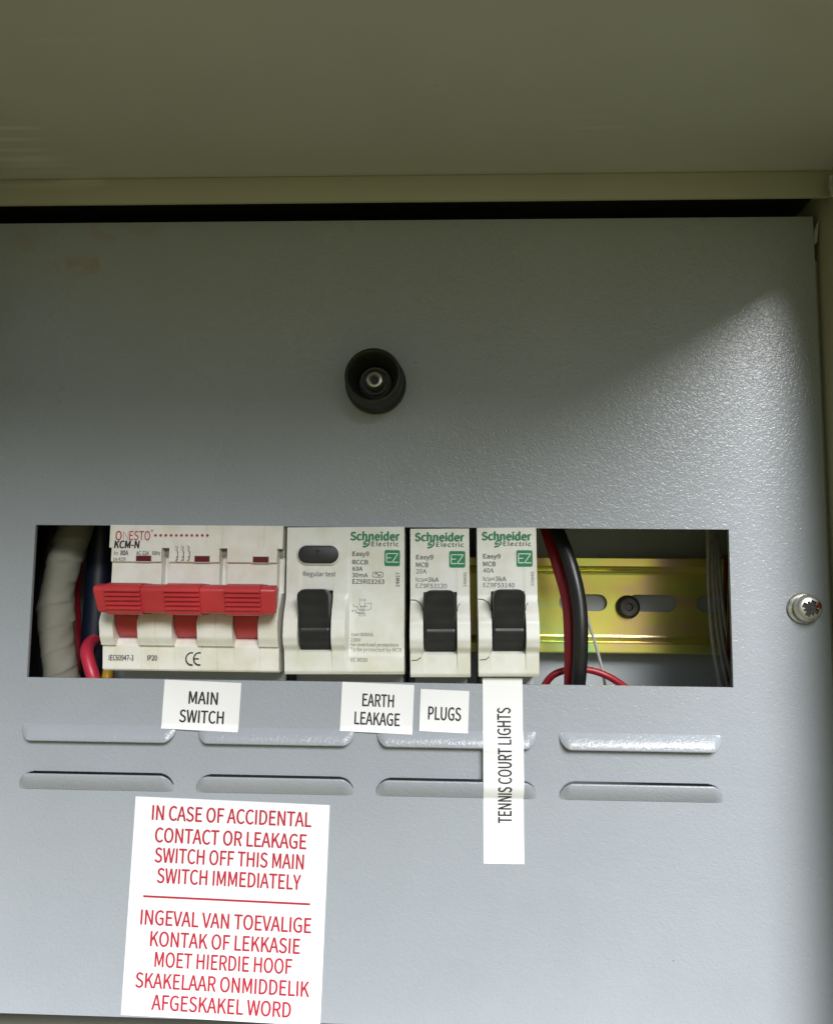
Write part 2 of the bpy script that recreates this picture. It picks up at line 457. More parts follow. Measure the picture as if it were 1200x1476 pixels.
# ------------------------------------------------------------------ materials
def new_mat(name):
    m = bpy.data.materials.new(name)
    m.use_nodes = True
    nt = m.node_tree
    b = nt.nodes['Principled BSDF']
    return m, nt, b


def simple(name, col, rough=0.5, metal=0.0, spec=0.5, vary=0.0, vscale=60.0, bump=0.0, bscale=900.0, coat=0.0):
    m, nt, b = new_mat(name)
    b.inputs['Base Color'].default_value = (*col, 1)
    b.inputs['Roughness'].default_value = rough
    b.inputs['Metallic'].default_value = metal
    b.inputs['Specular IOR Level'].default_value = spec
    b.inputs['Coat Weight'].default_value = coat
    if vary or bump:
        tc = nt.nodes.new('ShaderNodeTexCoord')
    if vary:
        n = nt.nodes.new('ShaderNodeTexNoise')
        n.inputs['Scale'].default_value = vscale
        n.inputs['Detail'].default_value = 6
        nt.links.new(tc.outputs['Object'], n.inputs['Vector'])
        r = nt.nodes.new('ShaderNodeValToRGB')
        r.color_ramp.elements[0].position = 0.3
        r.color_ramp.elements[1].position = 0.7
        r.color_ramp.elements[0].color = tuple(c * (1 - vary) for c in col) + (1,)
        r.color_ramp.elements[1].color = tuple(min(1, c * (1 + vary * 0.5)) for c in col) + (1,)
        nt.links.new(n.outputs['Fac'], r.inputs['Fac'])
        nt.links.new(r.outputs['Color'], b.inputs['Base Color'])
        mr = nt.nodes.new('ShaderNodeMapRange')
        mr.inputs['To Min'].default_value = rough * 0.85
        mr.inputs['To Max'].default_value = min(1, rough * 1.2)
        nt.links.new(n.outputs['Fac'], mr.inputs['Value'])
        nt.links.new(mr.outputs[0], b.inputs['Roughness'])
    if bump:
        n2 = nt.nodes.new('ShaderNodeTexNoise')
        n2.inputs['Scale'].default_value = bscale
        n2.inputs['Detail'].default_value = 2
        nt.links.new(tc.outputs['Object'], n2.inputs['Vector'])
        bp = nt.nodes.new('ShaderNodeBump')
        bp.inputs['Strength'].default_value = bump
        bp.inputs['Distance'].default_value = 0.0002
        nt.links.new(n2.outputs['Fac'], bp.inputs['Height'])
        nt.links.new(bp.outputs[0], b.inputs['Normal'])
    return m


def paint(name, col, rough, rust_spots=(), scratches=False, peel=0.35, spec=0.5):
    """light grey powder coat with an orange-peel skin, faint grime, optional rust stains and scratches"""
    m, nt, b = new_mat(name)
    N, L = nt.nodes.new, nt.links.new
    tc = N('ShaderNodeTexCoord')
    n = N('ShaderNodeTexNoise')
    n.inputs['Scale'].default_value = 22
    n.inputs['Detail'].default_value = 8
    n.inputs['Roughness'].default_value = 0.65
    L(tc.outputs['Object'], n.inputs['Vector'])
    r = N('ShaderNodeValToRGB')
    r.color_ramp.elements[0].position = 0.3
    r.color_ramp.elements[1].position = 0.7
    r.color_ramp.elements[0].color = tuple(c * 0.95 for c in col) + (1,)
    r.color_ramp.elements[1].color = tuple(c * 1.03 for c in col) + (1,)
    L(n.outputs['Fac'], r.inputs['Fac'])
    colour = r.outputs['Color']
    # tiny dark specks
    v = N('ShaderNodeTexVoronoi')
    v.inputs['Scale'].default_value = 70
    L(tc.outputs['Object'], v.inputs['Vector'])
    lt = N('ShaderNodeMath'); lt.operation = 'LESS_THAN'; lt.inputs[1].default_value = 0.018
    L(v.outputs['Distance'], lt.inputs[0])
    sc = N('ShaderNodeMath'); sc.operation = 'MULTIPLY'; sc.inputs[1].default_value = 0.55
    L(lt.outputs[0], sc.inputs[0])
    mx = N('ShaderNodeMix'); mx.data_type = 'RGBA'
    L(sc.outputs[0], mx.inputs['Factor']); L(colour, mx.inputs['A'])
    mx.inputs['B'].default_value = (0.06, 0.055, 0.05, 1)
    colour = mx.outputs['Result']
    for (x, y, z, rad, amt) in rust_spots:
        d = N('ShaderNodeVectorMath'); d.operation = 'DISTANCE'
        # a wobble on the coordinates breaks the outline of the stain
        wn_ = N('ShaderNodeTexNoise'); wn_.inputs['Scale'].default_value = 110; wn_.inputs['Detail'].default_value = 5
        L(tc.outputs['Object'], wn_.inputs['Vector'])
        wv = N('ShaderNodeVectorMath'); wv.operation = 'MULTIPLY_ADD'
        wv.inputs[1].default_value = (0.034, 0.0, 0.012); L(wn_.outputs['Color'], wv.inputs[0]); L(tc.outputs['Object'], wv.inputs[2])
        L(wv.outputs[0], d.inputs[0])
        d.inputs[1].default_value = (x * MM + 0.017, -0.0015, (z + 124.6) * MM + 0.006)
        mr = N('ShaderNodeMapRange'); mr.inputs['From Min'].default_value = rad * MM; mr.inputs['From Max'].default_value = rad * MM * 0.2
        mr.inputs['To Min'].default_value = 0; mr.inputs['To Max'].default_value = amt
        L(d.outputs['Value'], mr.inputs['Value'])
        mx = N('ShaderNodeMix'); mx.data_type = 'RGBA'
        L(mr.outputs[0], mx.inputs['Factor']); L(colour, mx.inputs['A'])
        mx.inputs['B'].default_value = (0.33, 0.17, 0.06, 1)
        colour = mx.outputs['Result']
    if scratches:
        mp = N('ShaderNodeMapping'); mp.inputs['Scale'].default_value = (14, 260, 200); mp.inputs['Rotation'].default_value = (0, 0, R(14))
        L(tc.outputs['Object'], mp.inputs['Vector'])
        ns = N('ShaderNodeTexNoise'); ns.inputs['Scale'].default_value = 1.0; ns.inputs['Detail'].default_value = 3
        L(mp.outputs[0], ns.inputs['Vector'])
        nb = N('ShaderNodeTexNoise'); nb.inputs['Scale'].default_value = 14; L(tc.outputs['Object'], nb.inputs['Vector'])
        ml = N('ShaderNodeMath'); ml.operation = 'MULTIPLY'; L(ns.outputs['Fac'], ml.inputs[0]); L(nb.outputs['Fac'], ml.inputs[1])
        mr = N('ShaderNodeMapRange'); mr.inputs['From Min'].default_value = 0.37; mr.inputs['From Max'].default_value = 0.46; mr.inputs['To Max'].default_value = 0.6
        L(ml.outputs[0], mr.inputs['Value'])
        mx = N('ShaderNodeMix'); mx.data_type = 'RGBA'
        L(mr.outputs[0], mx.inputs['Factor']); L(colour, mx.inputs['A']); mx.inputs['B'].default_value = (0.66, 0.66, 0.62, 1)
        colour = mx.outputs['Result']
    L(colour, b.inputs['Base Color'])
    sm = N('ShaderNodeTexNoise'); sm.inputs['Scale'].default_value = 9; sm.inputs['Detail'].default_value = 5; sm.inputs['Roughness'].default_value = 0.6
    L(tc.outputs['Object'], sm.inputs['Vector'])
    rr = N('ShaderNodeMapRange'); rr.inputs['From Min'].default_value = 0.3; rr.inputs['From Max'].default_value = 0.7
    rr.inputs['To Min'].default_value = rough * 0.95; rr.inputs['To Max'].default_value = rough * 1.14
    L(sm.outputs['Fac'], rr.inputs['Value']); L(rr.outputs[0], b.inputs['Roughness'])
    b.inputs['Specular IOR Level'].default_value = spec
    # orange peel
    p1 = N('ShaderNodeTexNoise'); p1.inputs['Scale'].default_value = 900; p1.inputs['Detail'].default_value = 1.0; p1.inputs['Distortion'].default_value = 1.2
    L(tc.outputs['Object'], p1.inputs['Vector'])
    p2 = N('ShaderNodeTexNoise'); p2.inputs['Scale'].default_value = 45; p2.inputs['Detail'].default_value = 2
    L(tc.outputs['Object'], p2.inputs['Vector'])
    b1 = N('ShaderNodeBump'); b1.inputs['Strength'].default_value = peel; b1.inputs['Distance'].default_value = 0.0003
    L(p1.outputs['Fac'], b1.inputs['Height'])
    b2 = N('ShaderNodeBump'); b2.inputs['Strength'].default_value = 0.15; b2.inputs['Distance'].default_value = 0.0006
    L(p2.outputs['Fac'], b2.inputs['Height']); L(b1.outputs[0], b2.inputs['Normal'])
    L(b2.outputs[0], b.inputs['Normal'])
    return m


GREY = (0.325, 0.352, 0.390)
spot = lambda px, py: (*[at(px, py)[0]], 0.0, at(px, py)[1])
M = {}
M['plate'] = paint('grey_powder_coat', GREY, 0.26, peel=0.44, spec=0.46, rust_spots=[(*spot(126, 384), 4.2, 0.34), (*spot(150, 333), 5, 0.2), (*spot(38, 345), 6, 0.2), (*spot(70, 380), 3, 0.2), (*spot(205, 328), 4, 0.15)])
M['box'] = paint('box_powder_coat', (0.41, 0.405, 0.33), 0.42, scratches=True, peel=0.2)
M['lid'] = paint('lid_powder_coat', (0.47, 0.48, 0.49), 0.4, scratches=True, peel=0.2)
M['inner'] = paint('inner_powder_coat', (0.47, 0.51, 0.53), 0.35, peel=0.15)


def plastic(name, col):
    """moulded casing plastic, slightly yellowed and dusty in blotches"""
    m, nt, b = new_mat(name)
    N, L = nt.nodes.new, nt.links.new
    tc = N('ShaderNodeTexCoord')
    n = N('ShaderNodeTexNoise'); n.inputs['Scale'].default_value = 95; n.inputs['Detail'].default_value = 7; n.inputs['Roughness'].default_value = 0.6
    L(tc.outputs['Object'], n.inputs['Vector'])
    r = N('ShaderNodeValToRGB')
    e = r.color_ramp.elements
    e[0].position = 0.32; e[0].color = (col[0] * 0.88, col[1] * 0.86, col[2] * 0.76, 1)
    e[1].position = 0.56; e[1].color = (*col, 1)
    L(n.outputs['Fac'], r.inputs['Fac'])
    v = N('ShaderNodeTexVoronoi'); v.inputs['Scale'].default_value = 260
    L(tc.outputs['Object'], v.inputs['Vector'])
    lt = N('ShaderNodeMath'); lt.operation = 'LESS_THAN'; lt.inputs[1].default_value = 0.03; L(v.outputs['Distance'], lt.inputs[0])
    sc = N('ShaderNodeMath'); sc.operation = 'MULTIPLY'; sc.inputs[1].default_value = 0.35; L(lt.outputs[0], sc.inputs[0])
    mx = N('ShaderNodeMix'); mx.data_type = 'RGBA'
    L(sc.outputs[0], mx.inputs['Factor']); L(r.outputs['Color'], mx.inputs['A']); mx.inputs['B'].default_value = (0.2, 0.16, 0.1, 1)
    L(mx.outputs['Result'], b.inputs['Base Color'])
    b.inputs['Roughness'].default_value = 0.36
    p = N('ShaderNodeTexNoise'); p.inputs['Scale'].default_value = 2600
    L(tc.outputs['Object'], p.inputs['Vector'])
    bp = N('ShaderNodeBump'); bp.inputs['Strength'].default_value = 0.12; bp.inputs['Distance'].default_value = 0.0001
    L(p.outputs['Fac'], bp.inputs['Height']); L(bp.outputs[0], b.inputs['Normal'])
    return m


M['cream'] = plastic('cream_plastic', (0.82, 0.815, 0.77))
M['white'] = plastic('white_plastic', (0.78, 0.79, 0.755))
M['shoulder'] = simple('grey_white_plastic', (0.55, 0.56, 0.55), 0.5)
M['notch'] = simple('grey_plastic', (0.23, 0.23, 0.22), 0.5)
M['red_plastic'] = simple('red_plastic', (0.53, 0.042, 0.05), 0.38, vary=0.12, vscale=120, bump=0.05, bscale=1800)
M['dark_red'] = simple('dark_red_window', (0.12, 0.008, 0.015), 0.3)
M['black_plastic'] = simple('black_plastic', (0.022, 0.024, 0.027), 0.4, vary=0.25, vscale=200, bump=0.08, bscale=2500)
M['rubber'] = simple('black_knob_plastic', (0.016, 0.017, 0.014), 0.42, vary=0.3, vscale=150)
M['ink_black'] = simple('black_ink', (0.025, 0.025, 0.027), 0.6)
M['ink_grey'] = simple('grey_ink', (0.13, 0.13, 0.125), 0.6)
M['ink_pale'] = simple('pale_grey_ink', (0.24, 0.24, 0.23), 0.6)
M['ink_green'] = simple('green_ink', (0.006, 0.21, 0.085), 0.5)
M['ink_red'] = simple('red_ink', (0.43, 0.016, 0.04), 0.6)
M['ink_white'] = simple('white_ink', (0.72, 0.76, 0.7), 0.5)
M['paper'] = simple('white_paper', (0.83, 0.835, 0.85), 0.5, vary=0.05, vscale=30, bump=0.5, bscale=55)
M['seam'] = simple('dark_seam', (0.09, 0.09, 0.085), 0.7)
M['steel'] = simple('zinc_steel', (0.62, 0.62, 0.58), 0.28, metal=1.0, vary=0.25, vscale=700)
M['collar'] = simple('dull_steel', (0.45, 0.45, 0.42), 0.35, metal=0.8)
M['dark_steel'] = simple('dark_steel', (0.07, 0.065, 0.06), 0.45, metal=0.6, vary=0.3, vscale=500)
M['cable_black'] = simple('black_cable', (0.014, 0.014, 0.014), 0.33, vary=0.2, vscale=200)
M['cable_red'] = simple('red_cable', (0.30, 0.010, 0.022), 0.38, vary=0.1, vscale=200)
M['cable_pink'] = simple('bright_red_cable', (0.62, 0.035, 0.075), 0.35)
M['cable_navy'] = simple('navy_cable', (0.005, 0.010, 0.026), 0.45)
M['cable_yellow'] = simple('yellow_cable', (0.60, 0.36, 0.02), 0.4)
M['cable_grey'] = simple('grey_wire', (0.40, 0.40, 0.39), 0.28, vary=0.15, vscale=300)
M['cable_maroon'] = simple('maroon_wire', (0.10, 0.012, 0.015), 0.4)
M['wrap'] = simple('white_cloth_tape', (0.27, 0.265, 0.215), 0.85, vary=0.16, vscale=90, bump=0.25, bscale=1200)


def chromate():
    """yellow passivated zinc with green and pink interference patches"""
    m, nt, b = new_mat('yellow_zinc')
    N, L = nt.nodes.new, nt.links.new
    tc = N('ShaderNodeTexCoord')
    mp = N('ShaderNodeMapping'); mp.inputs['Scale'].default_value = (28, 28, 60)
    L(tc.outputs['Object'], mp.inputs['Vector'])
    n = N('ShaderNodeTexNoise'); n.inputs['Scale'].default_value = 1.6; n.inputs['Detail'].default_value = 4
    L(mp.outputs[0], n.inputs['Vector'])
    r = N('ShaderNodeValToRGB')
    e = r.color_ramp.elements
    e[0].position = 0.30; e[0].color = (0.50, 0.84, 0.36, 1)
    e[1].position = 0.72; e[1].color = (0.90, 0.60, 0.46, 1)
    a = e.new(0.44); a.color = (0.88, 0.88, 0.20, 1)
    a = e.new(0.56); a.color = (0.92, 0.78, 0.22, 1)
    L(n.outputs['Fac'], r.inputs['Fac'])
    L(r.outputs['Color'], b.inputs['Base Color'])
    b.inputs['Metallic'].default_value = 0.65
    b.inputs['Roughness'].default_value = 0.25
    return m


M['zinc'] = chromate()


def rusty_screw():
    m, nt, b = new_mat('screw_steel')
    N, L = nt.nodes.new, nt.links.new
    tc = N('ShaderNodeTexCoord')
    n = N('ShaderNodeTexNoise'); n.inputs['Scale'].default_value = 420; n.inputs['Detail'].default_value = 5
    L(tc.outputs['Object'], n.inputs['Vector'])
    d = N('ShaderNodeVectorMath'); d.operation = 'DISTANCE'; d.inputs[1].default_value = (0.1349, -0.0055, 0.1256)
    L(tc.outputs['Object'], d.inputs[0])
    s = N('ShaderNodeMapRange'); s.inputs['From Min'].default_value = 0.0021; s.inputs['From Max'].default_value = 0.0007; L(d.outputs['Value'], s.inputs['Value'])
    ml = N('ShaderNodeMath'); ml.operation = 'MULTIPLY'; L(n.outputs['Fac'], ml.inputs[0]); L(s.outputs[0], ml.inputs[1])
    r = N('ShaderNodeValToRGB')
    r.color_ramp.elements[0].position = 0.2; r.color_ramp.elements[0].color = (0.6, 0.6, 0.56, 1)
    r.color_ramp.elements[1].position = 0.42; r.color_ramp.elements[1].color = (0.30, 0.07, 0.025, 1)
    L(ml.outputs[0], r.inputs['Fac']); L(r.outputs['Color'], b.inputs['Base Color'])
    b.inputs['Metallic'].default_value = 0.9
    b.inputs['Roughness'].default_value = 0.42
    return m


M['screw'] = rusty_screw()


def grass_mat():
    m, nt, b = new_mat('lawn')
    N, L = nt.nodes.new, nt.links.new
    tc = N('ShaderNodeTexCoord')
    n = N('ShaderNodeTexNoise'); n.inputs['Scale'].default_value = 3; n.inputs['Detail'].default_value = 8
    L(tc.outputs['Object'], n.inputs['Vector'])
    r = N('ShaderNodeValToRGB')
    r.color_ramp.elements[0].color = (0.10, 0.10, 0.02, 1)
    r.color_ramp.elements[1].color = (0.22, 0.20, 0.045, 1)
    L(n.outputs['Fac'], r.inputs['Fac']); L(r.outputs['Color'], b.inputs['Base Color'])
    b.inputs['Roughness'].default_value = 0.9
    return m


# ------------------------------------------------------------------ setting: the lawn under the box, ringed by an added light-blocking bank
g = MB()
rings = [0, 1.5, 4, 7, 10, 14, 18, 24, 32, 60, 150]


def ground_z(d, t):
    # unseen bank added to block low sky, lowered front right to let light in
    az = math.degrees(math.atan2(math.cos(t), -math.sin(t)))
    return -0.9 + 5.6 * smooth01((d - 4) / 22) * (1 - 0.9 * math.exp(-((az - 13) / 15) ** 2))


seg_ = 96
gv_ = [(0, 0, -900)]
for d in rings[1:]:
    for q in range(seg_):
        t = 2 * math.pi * q / seg_
        gv_.append((1000 * d * math.cos(t), 1000 * d * math.sin(t), 1000 * (ground_z(d, t) + (0.25 * math.sin(3 * t + d) if d > 8 else 0))))
gf_ = [(0, 1 + q, 1 + (q + 1) % seg_) for q in range(seg_)]
for k in range(len(rings) - 2):
    for q in range(seg_):
        a, b_ = 1 + k * seg_ + q, 1 + k * seg_ + (q + 1) % seg_
        gf_.append((a, b_, b_ + seg_, a + seg_))
g.add(gv_, gf_)
tag(g.build('ground', grass_mat(), smooth=60), kind='structure')

# ------------------------------------------------------------------ the enclosure
box = empty('distribution_box', (0, 60, -137))
tag(box, 'light grey painted metal distribution box with its lid raised over the front', 'electrical box')
XW = 141.5
h = MB()
h.box(-XW - 1.5, -XW, -35, 58, -138, 137.2)
h.box(XW, XW + 1.5, -35, 58, -138, 137.2)
h.box(-XW - 1.5, XW + 1.5, 58.01, 59.5, -138, 138)
h.box(-XW + 0.02, XW - 0.02, -35, 57.98, -138, -136.6)
# ledge the cover plate lies on
h.box(XW - 10, XW - 0.05, 2.2, 3.4, -132, 112)
h.box(-XW + 0.05, -XW + 10, 2.2, 3.4, -132, 112)
h.build('housing', M['box'], box, bevel=0.35, smooth=30)
r = MB()
r.prism_x([(-8, 127.6), (-9.2, 127.9), (-9.2, 136.0), (-8.2, 137.2), (58, 137.2), (58, 136.2), (-8.0, 136.0)], -XW - 0.6, XW + 0.6)
r.build('front_rim', M['box'], box, bevel=0.25, smooth=30)
gap_shade = MB()
gap_shade.box(-XW + 0.3, XW - 0.3, 3.5, 36, 133.5, 136.0)
gap_shade.build('gap_shade_strip', M['rubber'], box, bevel=0.6)  # black strip added under the ceiling to darken the gap above the plate
LID = [(-5, 137.5), (-9, 136.3), (-16, 136.6), (-40, 137.6), (-80, 142), (-140, 150), (-220, 163), (-310, 179)]
lid_path = catmull([(0, y, z) for y, z in LID], 6)
l = MB()
prof = [(p.y, p.z) for p in lid_path] + [(p.y, p.z + 1.5) for p in reversed(lid_path)]
nl = len(lid_path)
vs_ = [(x, p.y, p.z + dz) for dz in (0, 1.5) for p in lid_path for x in (-150, 150)]
fs_ = []
for k in range(2):
    for i in range(nl - 1):
        a = k * 2 * nl + 2 * i
        fs_.append((a, a + 1, a + 3, a + 2))
o2 = 2 * nl
for i in range(nl - 1):
    for s in (0, 1):
        fs_.append((2 * i + s, 2 * i + 2 + s, o2 + 2 * i + 2 + s, o2 + 2 * i + s))
fs_.append((0, 1, o2 + 1, o2)); fs_.append((2 * nl - 2, 2 * nl - 1, o2 + 2 * nl - 1, o2 + 2 * nl - 2))
l.add(vs_, fs_)
for sx_l in (-150, 148.6):
    m_l = len(lid_path)
    va = [(x, p.y, p.z + dz) for x in (sx_l, sx_l + 1.4) for p in lid_path for dz in (0.02, -16)]
    fa = []
    for k in range(2):
        for i in range(m_l - 1):
            a = k * 2 * m_l + 2 * i
            fa.append((a, a + 1, a + 3, a + 2))
    for i in range(m_l - 1):
        fa.append((2 * i + 1, 2 * m_l + 2 * i + 1, 2 * m_l + 2 * i + 3, 2 * i + 3))
    fa.append((0, 1, 2 * m_l + 1, 2 * m_l)); fa.append((2 * m_l - 2, 2 * m_l - 1, 4 * m_l - 1, 4 * m_l - 2))
    l.add(va, fa)
lid = l.build('lid', M['lid'], box, smooth=35)
hg = MB()
hx, hz = at(1198, 272, -14)
hg.tube([(hx, -14, hz - 3), (hx, -14, hz + 4)], 1.0, 12, 4)
hg.build('hinge_pin', M['steel'], box)
bp = MB()
bp.box(-138, 138, 55.5, 57, -130, 130)
bp.build('back_panel', M['inner'], box, bevel=0.2)

# mounting rail with slots
rail = MB()
xs_slots = []
x = 108.2
while x > -60:
    xs_slots.append((x - 18, x)); x -= 25.6
for k in (1, 2):
    pass
SL = sorted(xs_slots + [(108.2 + 7.6, 133.8)])
FIL = [(53.5 - 2.2 + 2.2 * math.cos(R(q)), 11.2 + 2.2 * math.sin(R(q))) for q in range(0, 91, 15)]
OUT = [(54.5 - 3.2 + 3.2 * math.cos(R(q)), 11.2 + 3.2 * math.sin(R(q))) for q in range(0, 91, 15)]
LIP = [(46.9, 13.4), (46.35, 13.6), (46, 14.2), (46, 17.0), (46.3, 17.5), (47, 17.5), (47, 14.4)]
for sg_ in (1, -1):
    rail.prism_x([(y_, z_ * sg_) for y_, z_ in FIL + LIP + OUT[::-1]], -88, 138)
# web, cut round the obround slots
ZC, HR = 0.7, 3.15
front, back = 53.5, 54.5


def web_piece(x0, x1, z0, z1):
    rail.box(x0, x1, front, back, z0, z1)


prev = -88.0
for a, b_ in SL:
    web_piece(prev, a, -11.15, 11.15)
    # above and below the slot, following its round ends
    for sgn in (1, -1):
        edge = [(a, ZC)] if False else []
        pts = []
        for k in range(9):
            t = R(180 - 90 * k / 8)
            pts.append((a + HR + HR * math.cos(t), ZC + sgn * HR * math.sin(t)))
        for k in range(9):
            t = R(90 - 90 * k / 8)
            pts.append((b_ - HR + HR * math.cos(t), ZC + sgn * HR * math.sin(t)))
        top = sgn * 11.15
        n = len(pts)
        vv = []
        for yy in (front, back):
            for (px_, pz_) in pts: vv.append((px_, yy, pz_))
            for (px_, pz_) in pts: vv.append((px_, yy, top))
        ff = []
        for i in range(n - 1):
            ff.append((i, i + 1, n + i + 1, n + i))
            ff.append((2 * n + i, 3 * n + i, 3 * n + i + 1, 2 * n + i + 1))
            ff.append((i, 2 * n + i, 2 * n + i + 1, i + 1))
        rail.add(vv, ff)
    prev = b_
web_piece(prev, 138, -11.15, 11.15)
rail_o = rail.build('mounting_rail', M['zinc'], box, smooth=30)
sx_, sz_ = at(905, 875, 52)
sc_ = MB()
sc_.lathe_y(sx_, sz_, [(0.01, 51.4), (1.2, 51.4), (1.5, 50.6), (3.2, 50.5), (4.1, 51.2), (4.4, 52.3), (4.4, 53.4)], 32)
sc_.build('rail_screw', M['dark_steel'], rail_o)

# ------------------------------------------------------------------ the cover plate
plate = empty('cover_plate', (0, 1.5, -124.6))
tag(plate, 'grey hammer-finish metal cover plate with a wide cutout, vents and black knob', 'cover plate')
PX0, PX1, PZ0, PZ1 = -139.7, 139.7, -124.6, 125.7
CUT = (-110, 110, -24.2, 24.2)
LX = [-85.8, -30.0, 25.7, 81.5]
holes = [CUT] + [(c - 19.5, c + 19.5, -42.6, -39.6) for c in LX] + [(c - 20.4, c + 20.4, -57.0, -52.85) for c in LX]
for c in LX:
    for q in (0.2, 0.36, 0.5, 0.62, 0.73, 0.83, 0.9):
        holes.append((c - 20.4 - 4.2 * q, c + 20.4 + 4.2 * q, -57.0, -52.95 - 4.8 * (1 - math.sqrt(1 - q * q))))
gx = sorted({PX0, PX1} | {v for q in holes for v in q[:2]})
gz = sorted({PZ0, PZ1} | {v for q in holes for v in q[2:]})
vid, pv, pf = {}, [], []


def gv(i, k, s):
    key = (i, k, s)
    if key not in vid:
        vid[key] = len(pv)
        pv.append((gx[i], 1.5 * s, gz[k]))
    return vid[key]


def solid(i, k):
    if not (0 <= i < len(gx) - 1 and 0 <= k < len(gz) - 1): return False
    cx, cz = (gx[i] + gx[i + 1]) / 2, (gz[k] + gz[k + 1]) / 2
    return not any(q[0] < cx < q[1] and q[2] < cz < q[3] for q in holes)


for i in range(len(gx) - 1):
    for k in range(len(gz) - 1):
        if not solid(i, k): continue
        pf.append((gv(i, k, 0), gv(i + 1, k, 0), gv(i + 1, k + 1, 0), gv(i, k + 1, 0)))
        pf.append((gv(i, k, 1), gv(i, k + 1, 1), gv(i + 1, k + 1, 1), gv(i + 1, k, 1)))
        for (di, dk, a, b_) in ((-1, 0, (i, k + 1), (i, k)), (1, 0, (i + 1, k), (i + 1, k + 1)), (0, -1, (i, k), (i + 1, k)), (0, 1, (i + 1, k + 1), (i, k + 1))):
            if not solid(i + di, k + dk):
                pf.append((gv(*a, 0), gv(*a, 1), gv(*b_, 1), gv(*b_, 0)))
pm = MB()
pm.add(pv, pf)
panel = pm.build('panel', M['plate'], plate, bevel=0.22, seg=2, smooth=35)
for p_ in panel.data.polygons:
    if abs(p_.normal.y) > 0.999: p_.use_smooth = False


def louvre(cx, z_hinge, z_edge, half, flat_half):
    NU, NV = 64, 14
    vs_, fs_ = [], []
    full = abs(z_edge - z_hinge)
    sg = 1 if z_edge > z_hinge else -1
    for i in range(NU + 1):
        s = math.sin(math.pi / 2 * (-1 + 2 * i / NU))
        x = s * half
        q = max(0.0, (abs(x) - flat_half) / (half - flat_half))
        ln = 0.5 + (full - 0.5) * math.sqrt(max(0.0, 1 - q * q))      # rounded corners of the open edge
        e = math.sqrt(max(0.0, min(1.0, (half - abs(x)) / 2.8)))
        for k in range(NV + 1):
            v = k / NV
            w = v * ln / full
            y = 0.12 - 2.5 * math.sin(w * math.pi / 2) * e
            vs_.append((cx + x, y, z_hinge + sg * v * ln))
    for i in range(NU):
        for k in range(NV):
            a = i * (NV + 1) + k
            fs_.append((a, a + NV + 1, a + NV + 2, a + 1))
    mb = MB()
    mb.add(vs_, fs_)
    o = mb.build('louvre', M['plate'], plate, smooth=50)
    # make sure the skin grows towards the plate
    md = o.modifiers.new('thickness', 'SOLIDIFY')
    md.thickness = 0.0008
    md.offset = -1
    if o.data.polygons[len(o.data.polygons) // 2].normal.y > 0:
        o.data.flip_normals()
    return o


for i, c in enumerate(LX):
    louvre(c, -38.2, -43.3, 24.6, 20.8)
for i, c in enumerate(LX):
    louvre(c, -58.6, -53.25, 24.6, 20.4)

# black knob with a bolt down its bore
kx, kz = at(542, 555, 0)
k = MB()
k.lathe_y(kx, kz, [(9.7, -0.05), (9.7, -2.5), (9.5, -3.2), (9.1, -3.6), (8.9, -10.8), (8.5, -11.6), (7.9, -11.8), (7.4, -11.3), (7.0, -9.5), (5.4, -4.2), (5.0, -3.0), (0.01, -3.0)], 64)
knob = k.build('knob', M['rubber'], plate, smooth=40)
bo = MB()
bo.lathe_y(kx, kz, [(0.01, -3.6), (1.15, -3.7), (1.2, -6.3), (1.7, -6.8), (2.4, -6.6), (2.9, -5.7), (3.0, -3.1)], 40)
bo.build('bolt', M['steel'], knob, smooth=40)
bo = MB()
bo.lathe_y(kx, kz, [(0.01, -5.2), (1.14, -5.2), (1.14, -4.0), (0.01, -4.0)], 24)
bo.build('bore_shade_plug', M['rubber'], knob, smooth=30)  # dark plug standing in for the shade inside the bolt's hole
bo = MB()
bo.lathe_y(kx, kz, [(4.0, -3.1), (4.05, -4.5), (4.25, -4.7), (4.45, -4.5), (4.5, -3.1)], 48)
bo.build('bolt_collar', M['collar'], knob, smooth=40)

# retaining screw at the right-hand edge
s = MB()
SX, SZ = 132.4, 0.1
s.lathe_y(SX, SZ, [(0.01, -4.0), (1.8, -3.95), (2.9, -3.75), (3.6, -3.35), (4.1, -2.5), (4.2, -1.2), (2.2, -1.0), (2.2, 2.0), (0.01, 2.0)], 48)
me = bpy.data.meshes.new('screw')
me.from_pydata(s.v, [], s.f)
bm = bmesh.new(); bm.from_mesh(me)
bmesh.ops.remove_doubles(bm, verts=bm.verts, dist=1e-3); bmesh.ops.recalc_face_normals(bm, faces=bm.faces)
bm.to_mesh(me); bm.free()
tmp = bpy.data.objects.new('screw_tmp', me); COL.objects.link(tmp)
cutters = []
for ang, w, ln in ((28, 0.8, 2.6), (118, 0.8, 2.6), (73, 0.4, 2.2), (163, 0.4, 2.2)):
    cb = MB(); cb.box(-ln, ln, -6, -2.0, -w, w)
    cm = bpy.data.meshes.new('cut'); cm.from_pydata(cb.v, [], cb.f)
    b3 = bmesh.new(); b3.from_mesh(cm); bmesh.ops.recalc_face_normals(b3, faces=b3.faces); b3.to_mesh(cm); b3.free()
    co = bpy.data.objects.new('cut', cm); COL.objects.link(co)
    co.rotation_euler = (0, R(ang), 0); co.location = (SX, 0, SZ)
    md = tmp.modifiers.new('b', 'BOOLEAN'); md.operation = 'DIFFERENCE'; md.object = co; md.solver = 'EXACT'
    cutters.append(co)
dg = bpy.context.evaluated_depsgraph_get(); dg.update()
sm = bpy.data.meshes.new_from_object(tmp.evaluated_get(dg))
for o in cutters + [tmp]: bpy.data.objects.remove(o)
screw = link_mesh('retaining_screw', sm, M['screw'], plate, 35)
rec = MB()
